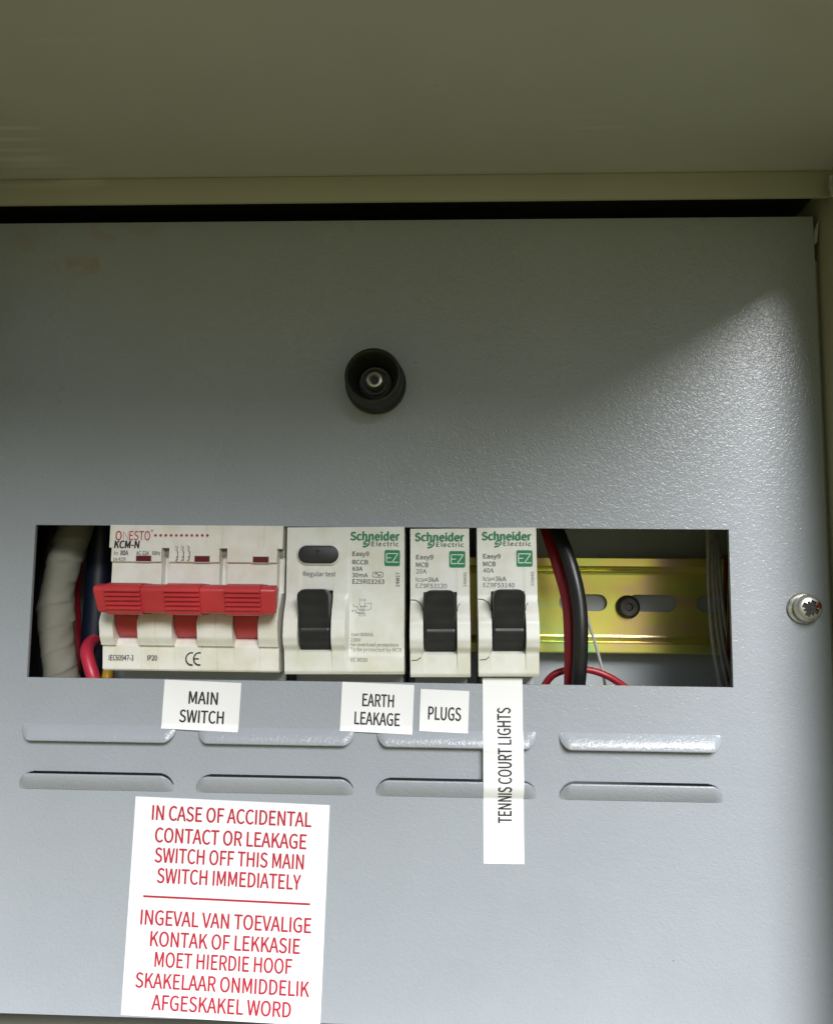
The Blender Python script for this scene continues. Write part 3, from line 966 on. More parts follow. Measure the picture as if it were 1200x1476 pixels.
for ang, w, ln in ((28, 0.74, 2.5), (118, 0.74, 2.5), (73, 0.34, 2.1), (163, 0.34, 2.1)):
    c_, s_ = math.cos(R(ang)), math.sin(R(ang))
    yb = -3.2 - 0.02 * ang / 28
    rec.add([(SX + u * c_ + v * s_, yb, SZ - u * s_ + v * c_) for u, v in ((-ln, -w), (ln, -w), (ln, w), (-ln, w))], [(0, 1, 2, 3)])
rec.build('recess_shade_cross', M['dark_steel'], screw, smooth=None)  # dark cross laid inside the cut recess, standing in for its shade
wsh = MB()
wsh.lathe_y(SX - 0.9, SZ + 0.1, [(2.3, -0.1), (2.3, -0.9), (4.5, -1.0), (4.7, -0.7), (4.7, 0.05)], 40)
wsh.build('washer', M['steel'], screw, smooth=30)
# bent tab at the upper right corner
tb = MB()
tx, tz = at(1175, 332, 0)
tb.add([(139.6, 0.3, tz - 5), (140.6, -0.2, tz - 4), (141.2, -0.8, tz + 3.5), (140.0, 0.2, tz - 0.2),
        (139.6, 1.2, tz - 5), (140.6, 0.8, tz - 4), (141.2, 0.2, tz + 3.5), (140.0, 1.2, tz - 0.2)],
       [(0, 1, 2, 3), (7, 6, 5, 4), (0, 4, 5, 1), (1, 5, 6, 2), (2, 6, 7, 3), (3, 7, 4, 0)])
tb.build('corner_tab', M['plate'], plate)

# ------------------------------------------------------------------ main switch
YF = -2.0
ms = empty('main_switch', (-57, 45.5, 1))
tag(ms, 'cream three pole main switch with one red handle bar across its red toggles', 'switch')
mx0, mx1 = -84.6, -29.2
edges = [at(px, 900, -3)[0] for px in (206, 230, 292, 315, 376)]
slots = [(at(a, 900, -4)[0], at(b_, 900, -4)[0]) for a, b_ in ((168, 202), (252, 287), (338, 374))]
notch = [at(px, 815, -1.5)[0] for px in (155.5, 238.5, 322, 405)]
bulge = lerp_prof([(24.3, -1.9), (12.6, -2.1), (12.3, -1.0), (3.0, -1.2), (0.5, -2.5), (-3.0, -5.6), (-6.5, -6.8), (-10.5, -6.0), (-13.4, -4.4), (-13.7, -3.2), (-20.8, -2.6), (-21.4, -1.9)])
slotp = lerp_prof([(24.3, -1.9), (12.6, -2.1), (12.3, -1.0), (3.0, -1.2), (2.0, 1.5), (-11.2, 1.5), (-11.5, -1.8), (-13.6, -3.4), (-20.8, -2.6), (-21.4, -1.9)])


def ms_surf(x, z):
    y = bulge(z)
    for a, b_ in slots:
        if a < x < b_: y = slotp(z)
    if 3 < z < 16.9:
        for nx_ in notch:
            if abs(x - nx_) < 1.15: y = 2.2 if z < 14.6 else 0.6
    if z < 2 or z > 17:
        for e in edges:
            if abs(x - e) < 0.09: y += 0.3
    return y


feats = [v for p_ in slots for v in p_] + [n_ + d for n_ in notch for d in (-1.15, 1.15)]
xs = sorted(set(lines(mx0, mx1, 0.9, feats, 0.1)) | {round(e + d, 3) for e in edges for d in (-0.14, -0.05, 0.05, 0.14)})
zs = lines(-21.4, 24.2, 0.5, [12.45, 14.6, 16.9, -11.35, -13.55, 3.0], 0.1)
mb = MB()
heightfield(mb, xs, zs, ms_surf, 8.0)
mb.build('casing', M['cream'], ms, smooth=32)
mb = MB(); mb.box(-81.6, -28.6, 6.5, 45, -44, 23.5); mb.build('terminal_block', M['shoulder'], ms, bevel=0.4)
mb = MB()
for nx_ in notch[:]:
    mb.box(max(mx0 + 0.1, nx_ - 1.05), min(mx1 - 0.1, nx_ + 1.05), 0.0 + 0.3, 3, 14.7, 16.8)
mb.build('pole_clip', M['notch'], ms, bevel=0.15)
# toggles (drums) and the bar tying them together
for a, b_ in slots:
    mb = MB()
    prof = [(1.6 - 7.6 * math.cos(R(t)), -4.0 + 7.6 * math.sin(R(t))) for t in range(-75, 80, 8)]
    prof += [(4.5, 3.2), (4.5, -11)]
    mb.prism_x(prof, a + 0.25, b_ - 0.25)
    mb.build('toggle', M['red_plastic'], ms, bevel=0.2, smooth=40)
bar = MB()
bx0, bx1 = -82.3, -27.6
prof = [(-7.5, 4.6), (-15.0, 5.4), (-17.4, 4.6), (-17.9, 3.6), (-15.6, -2.7), (-14.8, -3.2), (-7.5, -3.2)]
n = len(prof)
va = [(bx0 + (0.9 if q[1] < 0 else 0.0) + (0.0 if q[0] < -12 else 1.2), q[0], q[1]) for q in prof]
vb = [(bx1 - (0.6 if q[1] < 0 else 0.0) - (0.0 if q[0] < -12 else 1.2), q[0], q[1]) for q in prof]
bar.add(va + vb, [(i, (i + 1) % n, n + (i + 1) % n, n + i) for i in range(n)] + [tuple(range(n - 1, -1, -1)), tuple(range(n, 2 * n))])
hb = bar.build('handle_bar', M['red_plastic'], ms, bevel=0.5, seg=3, smooth=35)
for pa, pb in ((151, 202), (237, 287.5), (324, 375)):
    xa, xb = at(pa, 862, -18)[0], at(pb, 862, -18)[0]
    mb = MB()
    prof = [(-8, 5.6), (-15.6, 5.7), (-18.2, 4.9)]
    zt = 3.7
    for q in range(5):
        y_here = -17.9 + (3.6 - zt) * 0.36
        prof += [(y_here - 1.15, zt), (y_here - 1.0, zt - 0.55), (y_here - 0.35 + 0.2, zt - 0.75), (y_here - 0.3 + 0.3, zt - 1.2)]
        zt -= 1.32
    prof += [(-15.8, -3.3), (-15.0, -3.7), (-8, -3.7)]
    mb.prism_x(prof, xa, xb)
    mb.build('grip', M['red_plastic'], hb, bevel=0.08, seg=1, smooth=30)
for (a, b_, t_, u_) in ((197, 218, 801, 809), (281, 302, 801.5, 810), (365, 387, 802.5, 811)):
    xa, zt = at(a, t_, YF); xb, zb = at(b_, u_, YF)
    mb = MB(); mb.box(xa, xb, -2.2, -1.5, zb, zt)
    w_ = mb.build('indicator_window', M['dark_red'], ms)
    fr = MB(); fr.box(xa - 0.25, xb + 0.25, -2.12, -1.6, zb - 0.22, zt + 0.22); fr.build('window_frame', M['shoulder'], w_)
sf = ms_surf
flat_ = lambda x, z: -2.12
mb = MB()
px_text(mb, 'O', 167, 176, 765.5, 778.5, YF, flat_, bold=0.01)
px_text(mb, 'ESTO', 187, 217, 765.5, 778.5, YF, flat_, bold=0.0, spacing=0.95)
c = at(219.5, 765, YF); mb.ribbon(arc(c[0], c[1], 0.3, 0.3, 0, 360, 10), 0.14, flat_)
for q in range(11):
    c = at(224.5 + 7.48 * q, 771.7, YF)
    mb.flat(arc(c[0], c[1], 0.42, 0.42, 0, 330, 11), flat_)
mb.build('brand_print', M['ink_red'], ms, smooth=None)
mb = MB()
px_text(mb, 'N', 178, 186, 766, 778, YF, flat_)
mb.build('worn_letter', simple('faded_red_ink', (0.66, 0.50, 0.47), 0.6), ms, smooth=None)
mb = MB()
px_text(mb, 'KCM-N', 165, 202, 779.5, 790, YF, flat_, bold=0.05, spacing=1.02, shear=0.1)
px_text(mb, 'In', 165, 170.5, 794.5, 800.3, YF, flat_)
px_text(mb, '80A', 174, 185.5, 793.5, 800.3, YF, flat_, bold=0.03)
px_text(mb, 'AC-22A', 197, 215, 794.5, 800, YF, flat_, bold=0.02)
px_text(mb, '60Hz', 220, 231.5, 794.5, 800, YF, flat_, bold=0.02)
px_text(mb, 'Ue 415V', 164, 182, 803.5, 808.3, YF, flat_, bold=0.01)
for q, xx in enumerate((254, 262.5, 271)):
    for pts in ([(xx + 2, 787), (xx + 2, 792)], [(xx, 792), (xx + 3.4, 796.5)], [(xx + 2.2, 796), (xx + 2.6, 801), (xx, 804.5)], [(xx + 2.6, 801), (xx + 2.4, 806), (xx - 1, 808.5)]):
        mb.ribbon([at(u, v_, YF) for u, v_ in pts], 0.2, flat_)
    px_text(mb, str(2 * q + 1), xx - 1.4, xx + 0.2, 786, 790, YF, flat_)
    px_text(mb, str(2 * q + 2), xx + 0.5, xx + 2.6, 805.5, 809.5, YF, flat_)
low = lambda x, z: -3.2
px_text(mb, 'IEC60947-3', 157.5, 193, 944, 951.5, -3, low, bold=0.015)
px_text(mb, 'IP20', 213, 227, 944.5, 951.5, -3, low, bold=0.02)
for cx_, ex in ((274, 0), (285, 1)):
    c = at(cx_ + 2.5, 949.5, -3)
    mb.ribbon(arc(c[0], c[1], 1.75, 1.85, 75, 285, 16), 0.42, low)
    if ex:
        mb.ribbon([(c[0] - 1.7, c[1]), (c[0] - 0.1, c[1])], 0.4, low)
mb.build('printed_text', M['ink_black'], ms, smooth=None)

# ------------------------------------------------------------------ shared builders for the white devices
ANG = R(0.75)


def leaning(cx, cz):
    c_, s_ = math.cos(ANG), math.sin(ANG)
    return lambda x, z: (cx + (x - cx) * c_ - (z - cz) * s_, cz + (x - cx) * s_ + (z - cz) * c_)


wing = [(24.3, -1.7), (3.2, -2.2), (1.6, -2.6), (-3.0, -5.2), (-5.2, -6.2), (-10.0, -6.7), (-12.2, -5.9), (-14.4, -4.0), (-20.6, -3.2), (-21.7, -2.3)]
wingf = lerp_prof(wing)
middlef = lerp_prof([(24.3, -1.7), (4.2, -2.1), (3.6, 1.5), (-12.7, 1.5), (-13.2, -0.6), (-14.8, -3.5), (-20.6, -3.2), (-21.7, -2.3)])
flatf = lerp_prof([(24.3, -1.7), (-14.0, -2.3), (-16.0, -3.1), (-20.6, -3.2), (-21.7, -2.3)])


def toggle_mesh(x0, x1, ztop, T, name, parent):
    """black rocker lever: a rounded paddle standing out over a drum"""
    xc = (x0 + x1) / 2
    hw = (x1 - x0) / 2
    NU, NV = 22, 44
    mb_ = MB()
    # paddle and drum front as one skin
    prof = lerp_prof([(ztop, -7.6), (ztop - 0.35, -9.0), (ztop - 1.2, -9.9), (ztop - 2.2, -9.6), (ztop - 5.5, -8.2), (ztop - 10.0, -6.7), (ztop - 11.2, -6.2), (ztop - 11.6, -5.6), (ztop - 12.2, -5.6), (ztop - 12.5, -5.9), (ztop - 15, -5.2), (ztop - 18.4, -3.2)])
    vs_, fs_ = [], []
    for i in range(NU + 1):
        s_ = -1 + 2 * i / NU
        s_ = math.copysign(1 - (1 - abs(s_)) ** 1.5, s_)
        for j in range(NV + 1):
            t_ = j / NV
            t_ = t_ ** 1.25
            z = ztop - t_ * 18.4
            d = ztop - z
            w_ = hw * (1 - 0.0)
            if d < 2.4:
                w_ = hw - 2.4 + math.sqrt(max(0, 2.4 ** 2 - (2.4 - d) ** 2))
            if d > 8: w_ *= 0.985
            edge = (1 - abs(s_)) * w_
            y = prof(z)
            if edge < 0.6: y += 0.6 - math.sqrt(max(0, 0.36 - (0.6 - edge) ** 2))
            y += -0.35 * (abs(s_) ** 2) * (1 if d < 8 else 0.2)
            x = xc + s_ * w_
            X, Z = T(x, z)
            vs_.append((X, y, Z))
    m_ = NV + 1
    for i in range(NU):
        for j in range(NV):
            a = i * m_ + j
            fs_.append((a, a + m_, a + m_ + 1, a + 1))
    ring = [i * m_ for i in range(NU + 1)] + [NU * m_ + j for j in range(1, m_)] + [i * m_ + NV for i in range(NU - 1, -1, -1)] + [j for j in range(NV - 1, 0, -1)]
    b0 = len(vs_)
    for v_ in ring: vs_.append((vs_[v_][0], 2.5, vs_[v_][2]))
    for q in range(len(ring)):
        fs_.append((ring[q], b0 + q, b0 + (q + 1) % len(ring), ring[(q + 1) % len(ring)]))
    mb_.add(vs_, fs_)
    return mb_.build(name, M['black_plastic'], parent, smooth=38)


def green_logo(prefix, xa, xb, yt, yb, ex0, ex1, eyt, eyb, lx0, lx1, ly0, ly1, parent):
    """bold green word over a spaced word with a leaf-like loop before it"""
    fl = lambda x, z: -2.05
    mb_ = MB()
    px_text(mb_, 'Schneider', xa, xb, yt, yb, YF, fl, bold=0.045, spacing=1.06)
    c_ = at((lx0 + lx1) / 2, (ly0 + ly1) / 2, YF)
    w_ = (at(lx1, ly0, YF)[0] - at(lx0, ly0, YF)[0]) / 2
    h_ = (at(lx0, ly0, YF)[1] - at(lx0, ly1, YF)[1]) / 2
    # two hooked strokes
    mb_.ribbon([(c_[0] + w_ * 0.95, c_[1] + h_), (c_[0] + w_ * 0.0, c_[1] + h_ * 0.85), (c_[0] - w_ * 0.75, c_[1] + h_ * 0.15), (c_[0] - w_ * 0.6, c_[1] - h_ * 0.2), (c_[0] + w_ * 0.25, c_[1] - h_ * 0.05)], 0.42, fl)
    mb_.ribbon([(c_[0] - w_ * 0.95, c_[1] - h_), (c_[0] - w_ * 0.0, c_[1] - h_ * 0.85), (c_[0] + w_ * 0.75, c_[1] - h_ * 0.15), (c_[0] + w_ * 0.75, c_[1] + h_ * 0.6)], 0.42, fl)
    mb_.build('brand_print', M['ink_green'], parent, smooth=None)
    mb_ = MB()
    px_text(mb_, 'Electric', ex0, ex1, eyt, eyb, YF, fl, bold=0.008, spacing=1.22)
    mb_.build('brand_subtitle', simple('dark_green_ink', (0.05, 0.13, 0.075), 0.6) if 'dgi' not in M else M['dgi'], parent, smooth=None)


M['dgi'] = simple('dark_green_ink', (0.06, 0.14, 0.085), 0.6)


def ez_badge(x0, x1, y0, y1, parent):
    fl = lambda x, z: -2.02
    a = at(x0, y1, YF); b_ = at(x1, y0, YF)
    mb_ = MB(); mb_.flat(rrect(a[0], b_[0], a[1], b_[1], 0.5, 4), fl)
    bd = mb_.build('square_badge', M['ink_green'], parent, smooth=None)
    mb_ = MB()
    W_, H_ = b_[0] - a[0], b_[1] - a[1]
    P = lambda u, v_: (a[0] + u * W_, a[1] + v_ * H_)
    for pts in ([P(.48, .78), P(.12, .78), P(.12, .24), P(.46, .24)], [P(.12, .51), P(.42, .51)], [P(.5, .78), P(.88, .78), P(.5, .24), P(.92, .24)]):
        for p_, q_ in zip(pts, pts[1:]):
            mb_.ribbon([p_, q_], 0.27, fl, lift=0.1)
    mb_.build('badge_letters', M['ink_white'], bd, smooth=None)


# ------------------------------------------------------------------ earth leakage unit
rc = empty('residual_current_breaker', (-9.2, 45.5, 1))
tag(rc, 'wide white earth leakage breaker with a black oval test button', 'circuit breaker')
rx0, rx1 = -27.6, 9.35
T = leaning((rx0 + rx1) / 2, 1.2)
ta, tb_ = at(428.5, 890, -6)[0] + 0.1, at(476, 890, -6)[0] + 0.1
wend = at(497.5, 915, -5)[0]


def rc_surf(x, z):
    if x > wend + 0.9: return flatf(z)
    if ta < x < tb_: return middlef(z)
    y = wingf(z)
    if x > wend: y = y + (flatf(z) - y) * smooth01((x - wend) / 0.9)
    return y


xs = lines(rx0, rx1, 0.9, [ta, tb_, wend + 0.45], 0.1)
zs = lines(-21.6, 24.0, 0.45, [3.9, -12.95], 0.1)
mb = MB(); heightfield(mb, xs, zs, rc_surf, 8.0, T); mb.build('casing', M['white'], rc, smooth=34)
mb = MB(); mb.box(-26.6, 8.9, 6.5, 45, -44, 23.5); mb.build('terminal_block', M['shoulder'], rc, bevel=0.4)
nx0, _ = at(417, 978, 6); nx1, _ = at(427, 978, 6)
mb = MB(); mb.box(nx0, nx1, 5.6, 8, -30, -21.0); mb.build('terminal_slot', M['rubber'], rc)
toggle_mesh(ta + 0.25, tb_ - 0.25, 4.6, T, 'toggle', rc)
c0 = at(429.5, 811.5, -3); c1 = at(488, 786.5, -3)
mb = MB()
o_ = rrect(c0[0] - 0.55, c1[0] + 0.6, c0[1] - 0.6, c1[1] + 0.55, (c1[1] - c0[1]) / 2 + 0.5, 10)
mb.prism_y(o_, -2.75, -1.6)
mb.build('button_collar', M['white'], rc, bevel=0.45, seg=3, smooth=40)
mb = MB(); mb.prism_y(rrect(c0[0], c1[0], c0[1], c1[1], (c1[1] - c0[1]) / 2 - 0.02, 12), -3.5, -1.5)
btn = mb.build('test_button', M['black_plastic'], rc, bevel=0.4, seg=3, smooth=40)
mb = MB()
tc_ = at(457.5, 799, -3.5)
for pts in ([(-0.75, 1.15), (0.75, 1.15)], [(0, 1.15), (0, -1.2)]):
    mb.ribbon([(tc_[0] + u, tc_[1] + w_) for u, w_ in pts], 0.42, lambda x, z: -3.5)
mb.build('button_letter', simple('deep_black_ink', (0.006, 0.006, 0.006), 0.6), btn, smooth=None)
green_logo('rc', 505, 576, 767, 778.5, 535.5, 574.5, 780.5, 787, 522.5, 533.5, 778.5, 788, rc)
ez_badge(554, 576.3, 793, 815.6, rc)
fl = lambda x, z: -2.12
mb = MB()
for body, x0, x1, yt, yb in (('Easy9', 508, 532, 795, 801), ('RCCB', 508, 530.5, 807, 813), ('63A', 508, 522.5, 816.8, 822.4), ('30mA', 507.5, 530, 825.8, 832), ('EZ9R03263', 508, 554, 835, 841.4),
                             ('Regular test', 437, 484, 824, 830.5)):
    px_text(mb, body, x0, x1, yt, yb, YF, fl, bold=0.012)
a = at(537, 831.6, YF); b_ = at(552, 824.6, YF)
mb.ribbon(rrect(a[0], b_[0], a[1], b_[1], 0.4, 4), 0.14, fl, closed=True)
mb.ribbon([at(540 + t_, 828 - 1.7 * math.sin(t_ * 0.7), YF) for t_ in range(10)], 0.22, fl)
# rotated batch code
a0 = at(573.2, 835.5, YF)
put_text(mb, '24W17', a0[0], a0[1], 4.5, 1.15, fl, rot=-90, bold=0.004)
mb.build('printed_text', M['ink_grey'], rc, smooth=None)
mb = MB()
for body, x0, x1, yt, yb in (('Icw=3000A', 505, 538, 912, 916.8), ('230V', 505, 520, 919.6, 924.6), ('No overload protection', 505, 574, 926.8, 931.4), ('To be protected by MCB', 505, 579, 933.8, 938.8), ('VC 8030', 505, 530, 948, 953)):
    px_text(mb, body, x0, x1, yt, yb, -2.2, lambda x, z: flatf(z) - 0.12, bold=0.008)
for pts in ([(518, 868), (518, 872), (521, 876), (521, 884)], [(526, 868), (526, 872), (524, 876), (524, 884)], [(510, 874), (514, 874), (517, 878)], [(511, 879), (514, 883), (519, 883)],
            [(516, 879), (528, 879)], [(529, 870), (535, 869), (535, 877), (529, 880)], [(516, 884), (526, 884)], [(519, 874), (529, 874)]):
    mb.ribbon([at(u, v_, -2.2) for u, v_ in pts], 0.17, lambda x, z: flatf(z) - 0.1)
for body, x0, x1, yt, yb in (('2/1 N', 517, 527, 863, 866.5), ('2/1 N', 517, 527, 885, 888), ('T', 508, 510.5, 871, 874), ('R', 507, 509.5, 879, 882)):
    px_text(mb, body, x0, x1, yt, yb, -2.2, lambda x, z: flatf(z) - 0.12)
mb.build('small_print', M['ink_pale'], rc, smooth=None)

# ------------------------------------------------------------------ the two single breakers: one built, one copied
GRP = 'slim single pole circuit breakers'


def make_mcb():
    root = empty('circuit_breaker', (41.4, 45.5, 1))
    x0, x1 = 32.1, 50.5
    T_ = leaning((x0 + x1) / 2, 1.2)
    a = at(708.5, 890, -6)[0]; b__ = at(757, 890, -6)[0]

    def sf_(x, z):
        return middlef(z) if a < x < b__ else wingf(z)
    xs_ = lines(x0, x1, 0.8, [a, b__], 0.1)
    zs_ = lines(-21.6, 24.15, 0.45, [3.9, -12.95], 0.1)
    m_ = MB(); heightfield(m_, xs_, zs_, sf_, 8.0, T_); m_.build('casing', M['white'], root, smooth=34)
    m_ = MB(); m_.box(33.4, 50.0, 6.5, 45, -44, 23.5); m_.build('terminal_block', M['shoulder'], root, bevel=0.4)
    toggle_mesh(a + 0.25, b__ - 0.25, 5.0, T_, 'toggle', root)
    m_ = MB()
    ws = lambda x, z: wingf(z) if not (a < x < b__) else middlef(z)
    path = [at(688.5, 863.5, -2.5), at(696, 864, -2.5), at(702, 867.5, -2.5), at(705.5, 873, -3.2), at(707, 880, -4.2)]
    m_.ribbon([(p.x, p.y) for p in [Vector((q[0], q[1], 0)) for q in path]], 0.3, ws, lift=0.09)
    path = [at(708.5, 936, -5), at(707.5, 942, -4.2), at(704, 947.5, -3.8), at(699.5, 950.5, -3.6), at(691, 951.2, -3.6)]
    m_.ribbon(path, 0.28, ws, lift=0.12)
    path = [at(760.5, 869, -2.8), at(757.5, 873, -3.2), at(757, 880, -4.2)]
    m_.ribbon(path, 0.22, ws, lift=0.09)
    m_.build('panel_seam', M['seam'], root, smooth=None)
    green_logo('m', 694, 765.5, 767, 778.3, 725, 765, 780.3, 786.6, 712, 722.8, 778.2, 788, root)
    ez_badge(744, 767, 793.2, 816.8, root)
    m_ = MB()
    for body, xa, xb, yt, yb in (('Easy9', 696, 721, 798.5, 804.7), ('MCB', 696, 714, 809.5, 816), ('Icu=3kA', 696, 729, 831, 837.3)):
        px_text(m_, body, xa, xb, yt, yb, YF, fl, bold=0.012)
    m_.build('printed_text', M['ink_grey'], root, smooth=None)
    return root


def rating(root, dx, dz, amps, code, batch):
    m_ = MB()
    for body, xa, xb, yt, yb in ((amps, 696, 711, 819, 825.2), (code, 696, 741, 840, 846.3)):
        xA, zA = at(xa, (yt + yb) / 2, YF); xB, _ = at(xb, (yt + yb) / 2, YF)
        put_text(m_, body, (xA + xB) / 2 + dx, zA + dz, xB - xA, at(xa, yt, YF)[1] - at(xa, yb, YF)[1], fl, bold=0.004)
    p_ = at(767, 834.5, YF)
    put_text(m_, batch, p_[0] + dx, p_[1] + dz, 4.5, 1.0, fl, rot=-90)
    m_.build('rating_text', M['ink_grey'], root, smooth=None)


def copy_tree(o, parent=None):
    c_ = o.copy()
    COL.objects.link(c_)
    c_.parent = parent
    for ch in list(o.children):
        copy_tree(ch, c_)
    return c_


mcb = make_mcb()
tag(mcb, 'slim white breaker marked 40A, standing above the tennis court strip', 'circuit breaker', GRP)
mcb2 = copy_tree(mcb)
DX, DZ = -20.85, -0.45
mcb2.location = mcb.location + Vector((DX, 0, DZ)) * MM
tag(mcb2, 'slim white breaker marked 20A between its twin and the earth leakage unit', 'circuit breaker', GRP)
rating(mcb, 0, 0, '40A', 'EZ9F53140', '20W45')
rating(mcb2, DX, DZ, '20A', 'EZ9F53120', '24W05')

# ------------------------------------------------------------------ cables inside
def cable(name, pts, rad, mat, label, cat='cable', group=None, rfun=None, seg=16, steps=10):
    mb_ = MB()
    P = [(*at(px, py, Y), Y) for px, py, Y in pts]
    P = [(p[0], p[2], p[1]) for p in P]
    mb_.tube(P, rad, seg, steps, rfun)
    return tag(mb_.build(name, M[mat], None, smooth=60, origin=P[-1]), label, cat, group)


def wrap_r(s_, th):
    u = (s_ / 7.5 + th / (2 * math.pi)) % 1.0
    k = math.sin(int(s_ / 7.5 + th / (2 * math.pi)) * 2.3)
    return 5.6 + (0.3 + 0.22 * k) * (u ** 2.2) - 0.25 * math.sin(s_ * 0.22) + 0.13 * math.sin(2 * th + s_ * 0.4) + 0.08 * math.sin(5 * th + s_ * 1.1)


cable('wrapped_cable_bundle', [(128, 690, 28), (117, 735, 26), (108, 765, 25), (92, 815, 23), (83, 856, 22), (81, 900, 21), (84, 935, 21), (90, 980, 22), (98, 1030, 24)], 5.7, 'wrap',
      'thick bundle of cables wrapped in off-white tape at the left end of the cutout', 'cable bundle', rfun=wrap_r, seg=40, steps=26)
cable('black_cable', [(95, 690, 44), (78, 760, 42), (66, 830, 41), (60, 900, 41), (66, 980, 42), (80, 1040, 44)], 6.5, 'cable_black',
      'thick black cable in deep shadow left of the tape-wrapped bundle')
cable('red_wire', [(172, 915, 44), (150, 918, 38), (132, 925, 27), (125.5, 938, 20), (129, 957, 17.5), (137, 985, 17), (148, 1035, 20)], 2.2, 'cable_pink', 'bright red wire bent under the lower left corner of the main switch', 'wire')
cable('yellow_wire', [(162, 945, 30), (157, 965, 21), (155, 985, 19), (156, 1030, 22)], 1.9, 'cable_yellow', 'short glimpse of yellow wire below the main switch casing', 'wire')
cable('blue_cable', [(150, 700, 34), (146, 790, 34), (140, 870, 33), (136, 940, 33), (140, 1040, 34)], 4.6, 'cable_navy', 'dark navy cable in shadow just left of the main switch', 'cable')
cable('dark_red_wire', [(120, 700, 38), (112, 790, 37), (106, 860, 36), (110, 930, 36), (118, 1030, 38)], 2.4, 'cable_red', 'dark red wire half hidden behind the tape-wrapped bundle', 'wire')
cable('black_cable', [(778, 690, 24), (790, 730, 20), (803, 765, 17), (822, 815, 13), (834, 868, 11), (836.5, 925, 10), (833, 985, 12), (826, 1040, 18)], 2.35, 'cable_black', 'black cable crossing in front of the bare rail', 'cable', seg=24)
cable('red_cable', [(762, 690, 30), (776, 730, 27), (789, 770, 24), (805, 820, 20), (817.5, 868, 18), (821, 925, 16), (821, 985, 17), (818, 1040, 22)], 2.0, 'cable_red', 'dark red cable running down beside the thick black cable', 'cable', seg=24)
cable('red_wire_loop', [(768, 1020, 30), (782, 992, 26), (797, 973, 24), (822, 965, 24), (850, 966, 24), (876, 975, 24), (902, 992, 25), (930, 1018, 28)], 1.2, 'cable_red', 'red wire arching low behind the thick black cable', 'wire')
cable('thin_grey_wire', [(838, 840, 30), (846, 890, 28), (858, 930, 28), (868, 968, 28), (872, 992, 30), (876, 1030, 32)], 0.5, 'cable_grey', 'single thin grey wire hanging just right of the thick black cable', 'wire')
GW = 'grey wires at the right end of the cutout'
for pts, lab in (
        ([(1020, 720, 30), (1021, 765, 29), (1020, 830, 28), (1023, 885, 27), (1028, 930, 27), (1040, 992, 30), (1052, 1040, 34)], 'grey wire, outermost left of the loose bunch at the right end of the cutout'),
        ([(1024, 720, 32), (1025.5, 765, 31), (1027, 840, 29), (1032, 900, 28), (1039, 945, 28), (1050, 1000, 31), (1060, 1040, 34)], 'grey wire lying second from the left in the bunch at the right end'),
        ([(1028, 720, 34), (1030, 765, 33), (1032, 830, 31), (1037, 885, 30), (1044, 940, 30), (1055, 985, 32), (1066, 1030, 36)], 'grey wire in the middle of the bunch at the right end'),
        ([(1031, 720, 36), (1034, 780, 35), (1039, 850, 33), (1046, 910, 33), (1056, 960, 34), (1070, 1010, 38)], 'grey wire, rightmost and deepest of the bunch at the right end'),
        ([(1017, 720, 33), (1019, 790, 32), (1021, 860, 31), (1026, 925, 30), (1034, 975, 32), (1044, 1030, 36)], 'grey wire tucked behind the left edge of the bunch at the right end')):
    cable('grey_wire', pts, 0.55, 'cable_grey', lab, 'wire', GW, seg=10)
MW = 'maroon wires by the right edge of the cutout'
cable('maroon_wire', [(1046, 800, 36), (1044, 865, 35), (1042, 930, 34), (1046, 1000, 36)], 0.8, 'cable_maroon', 'maroon wire behind the grey bunch, left of its twin', 'wire', MW, seg=10)
cable('maroon_wire', [(1054, 830, 32), (1051, 900, 31), (1048, 950, 32), (1047, 1000, 35)], 0.8, 'cable_maroon', 'maroon wire nearest the right edge of the cutout', 'wire', MW, seg=10)

# ------------------------------------------------------------------ paper labels
PG = 'white paper labels stuck to the cover plate'


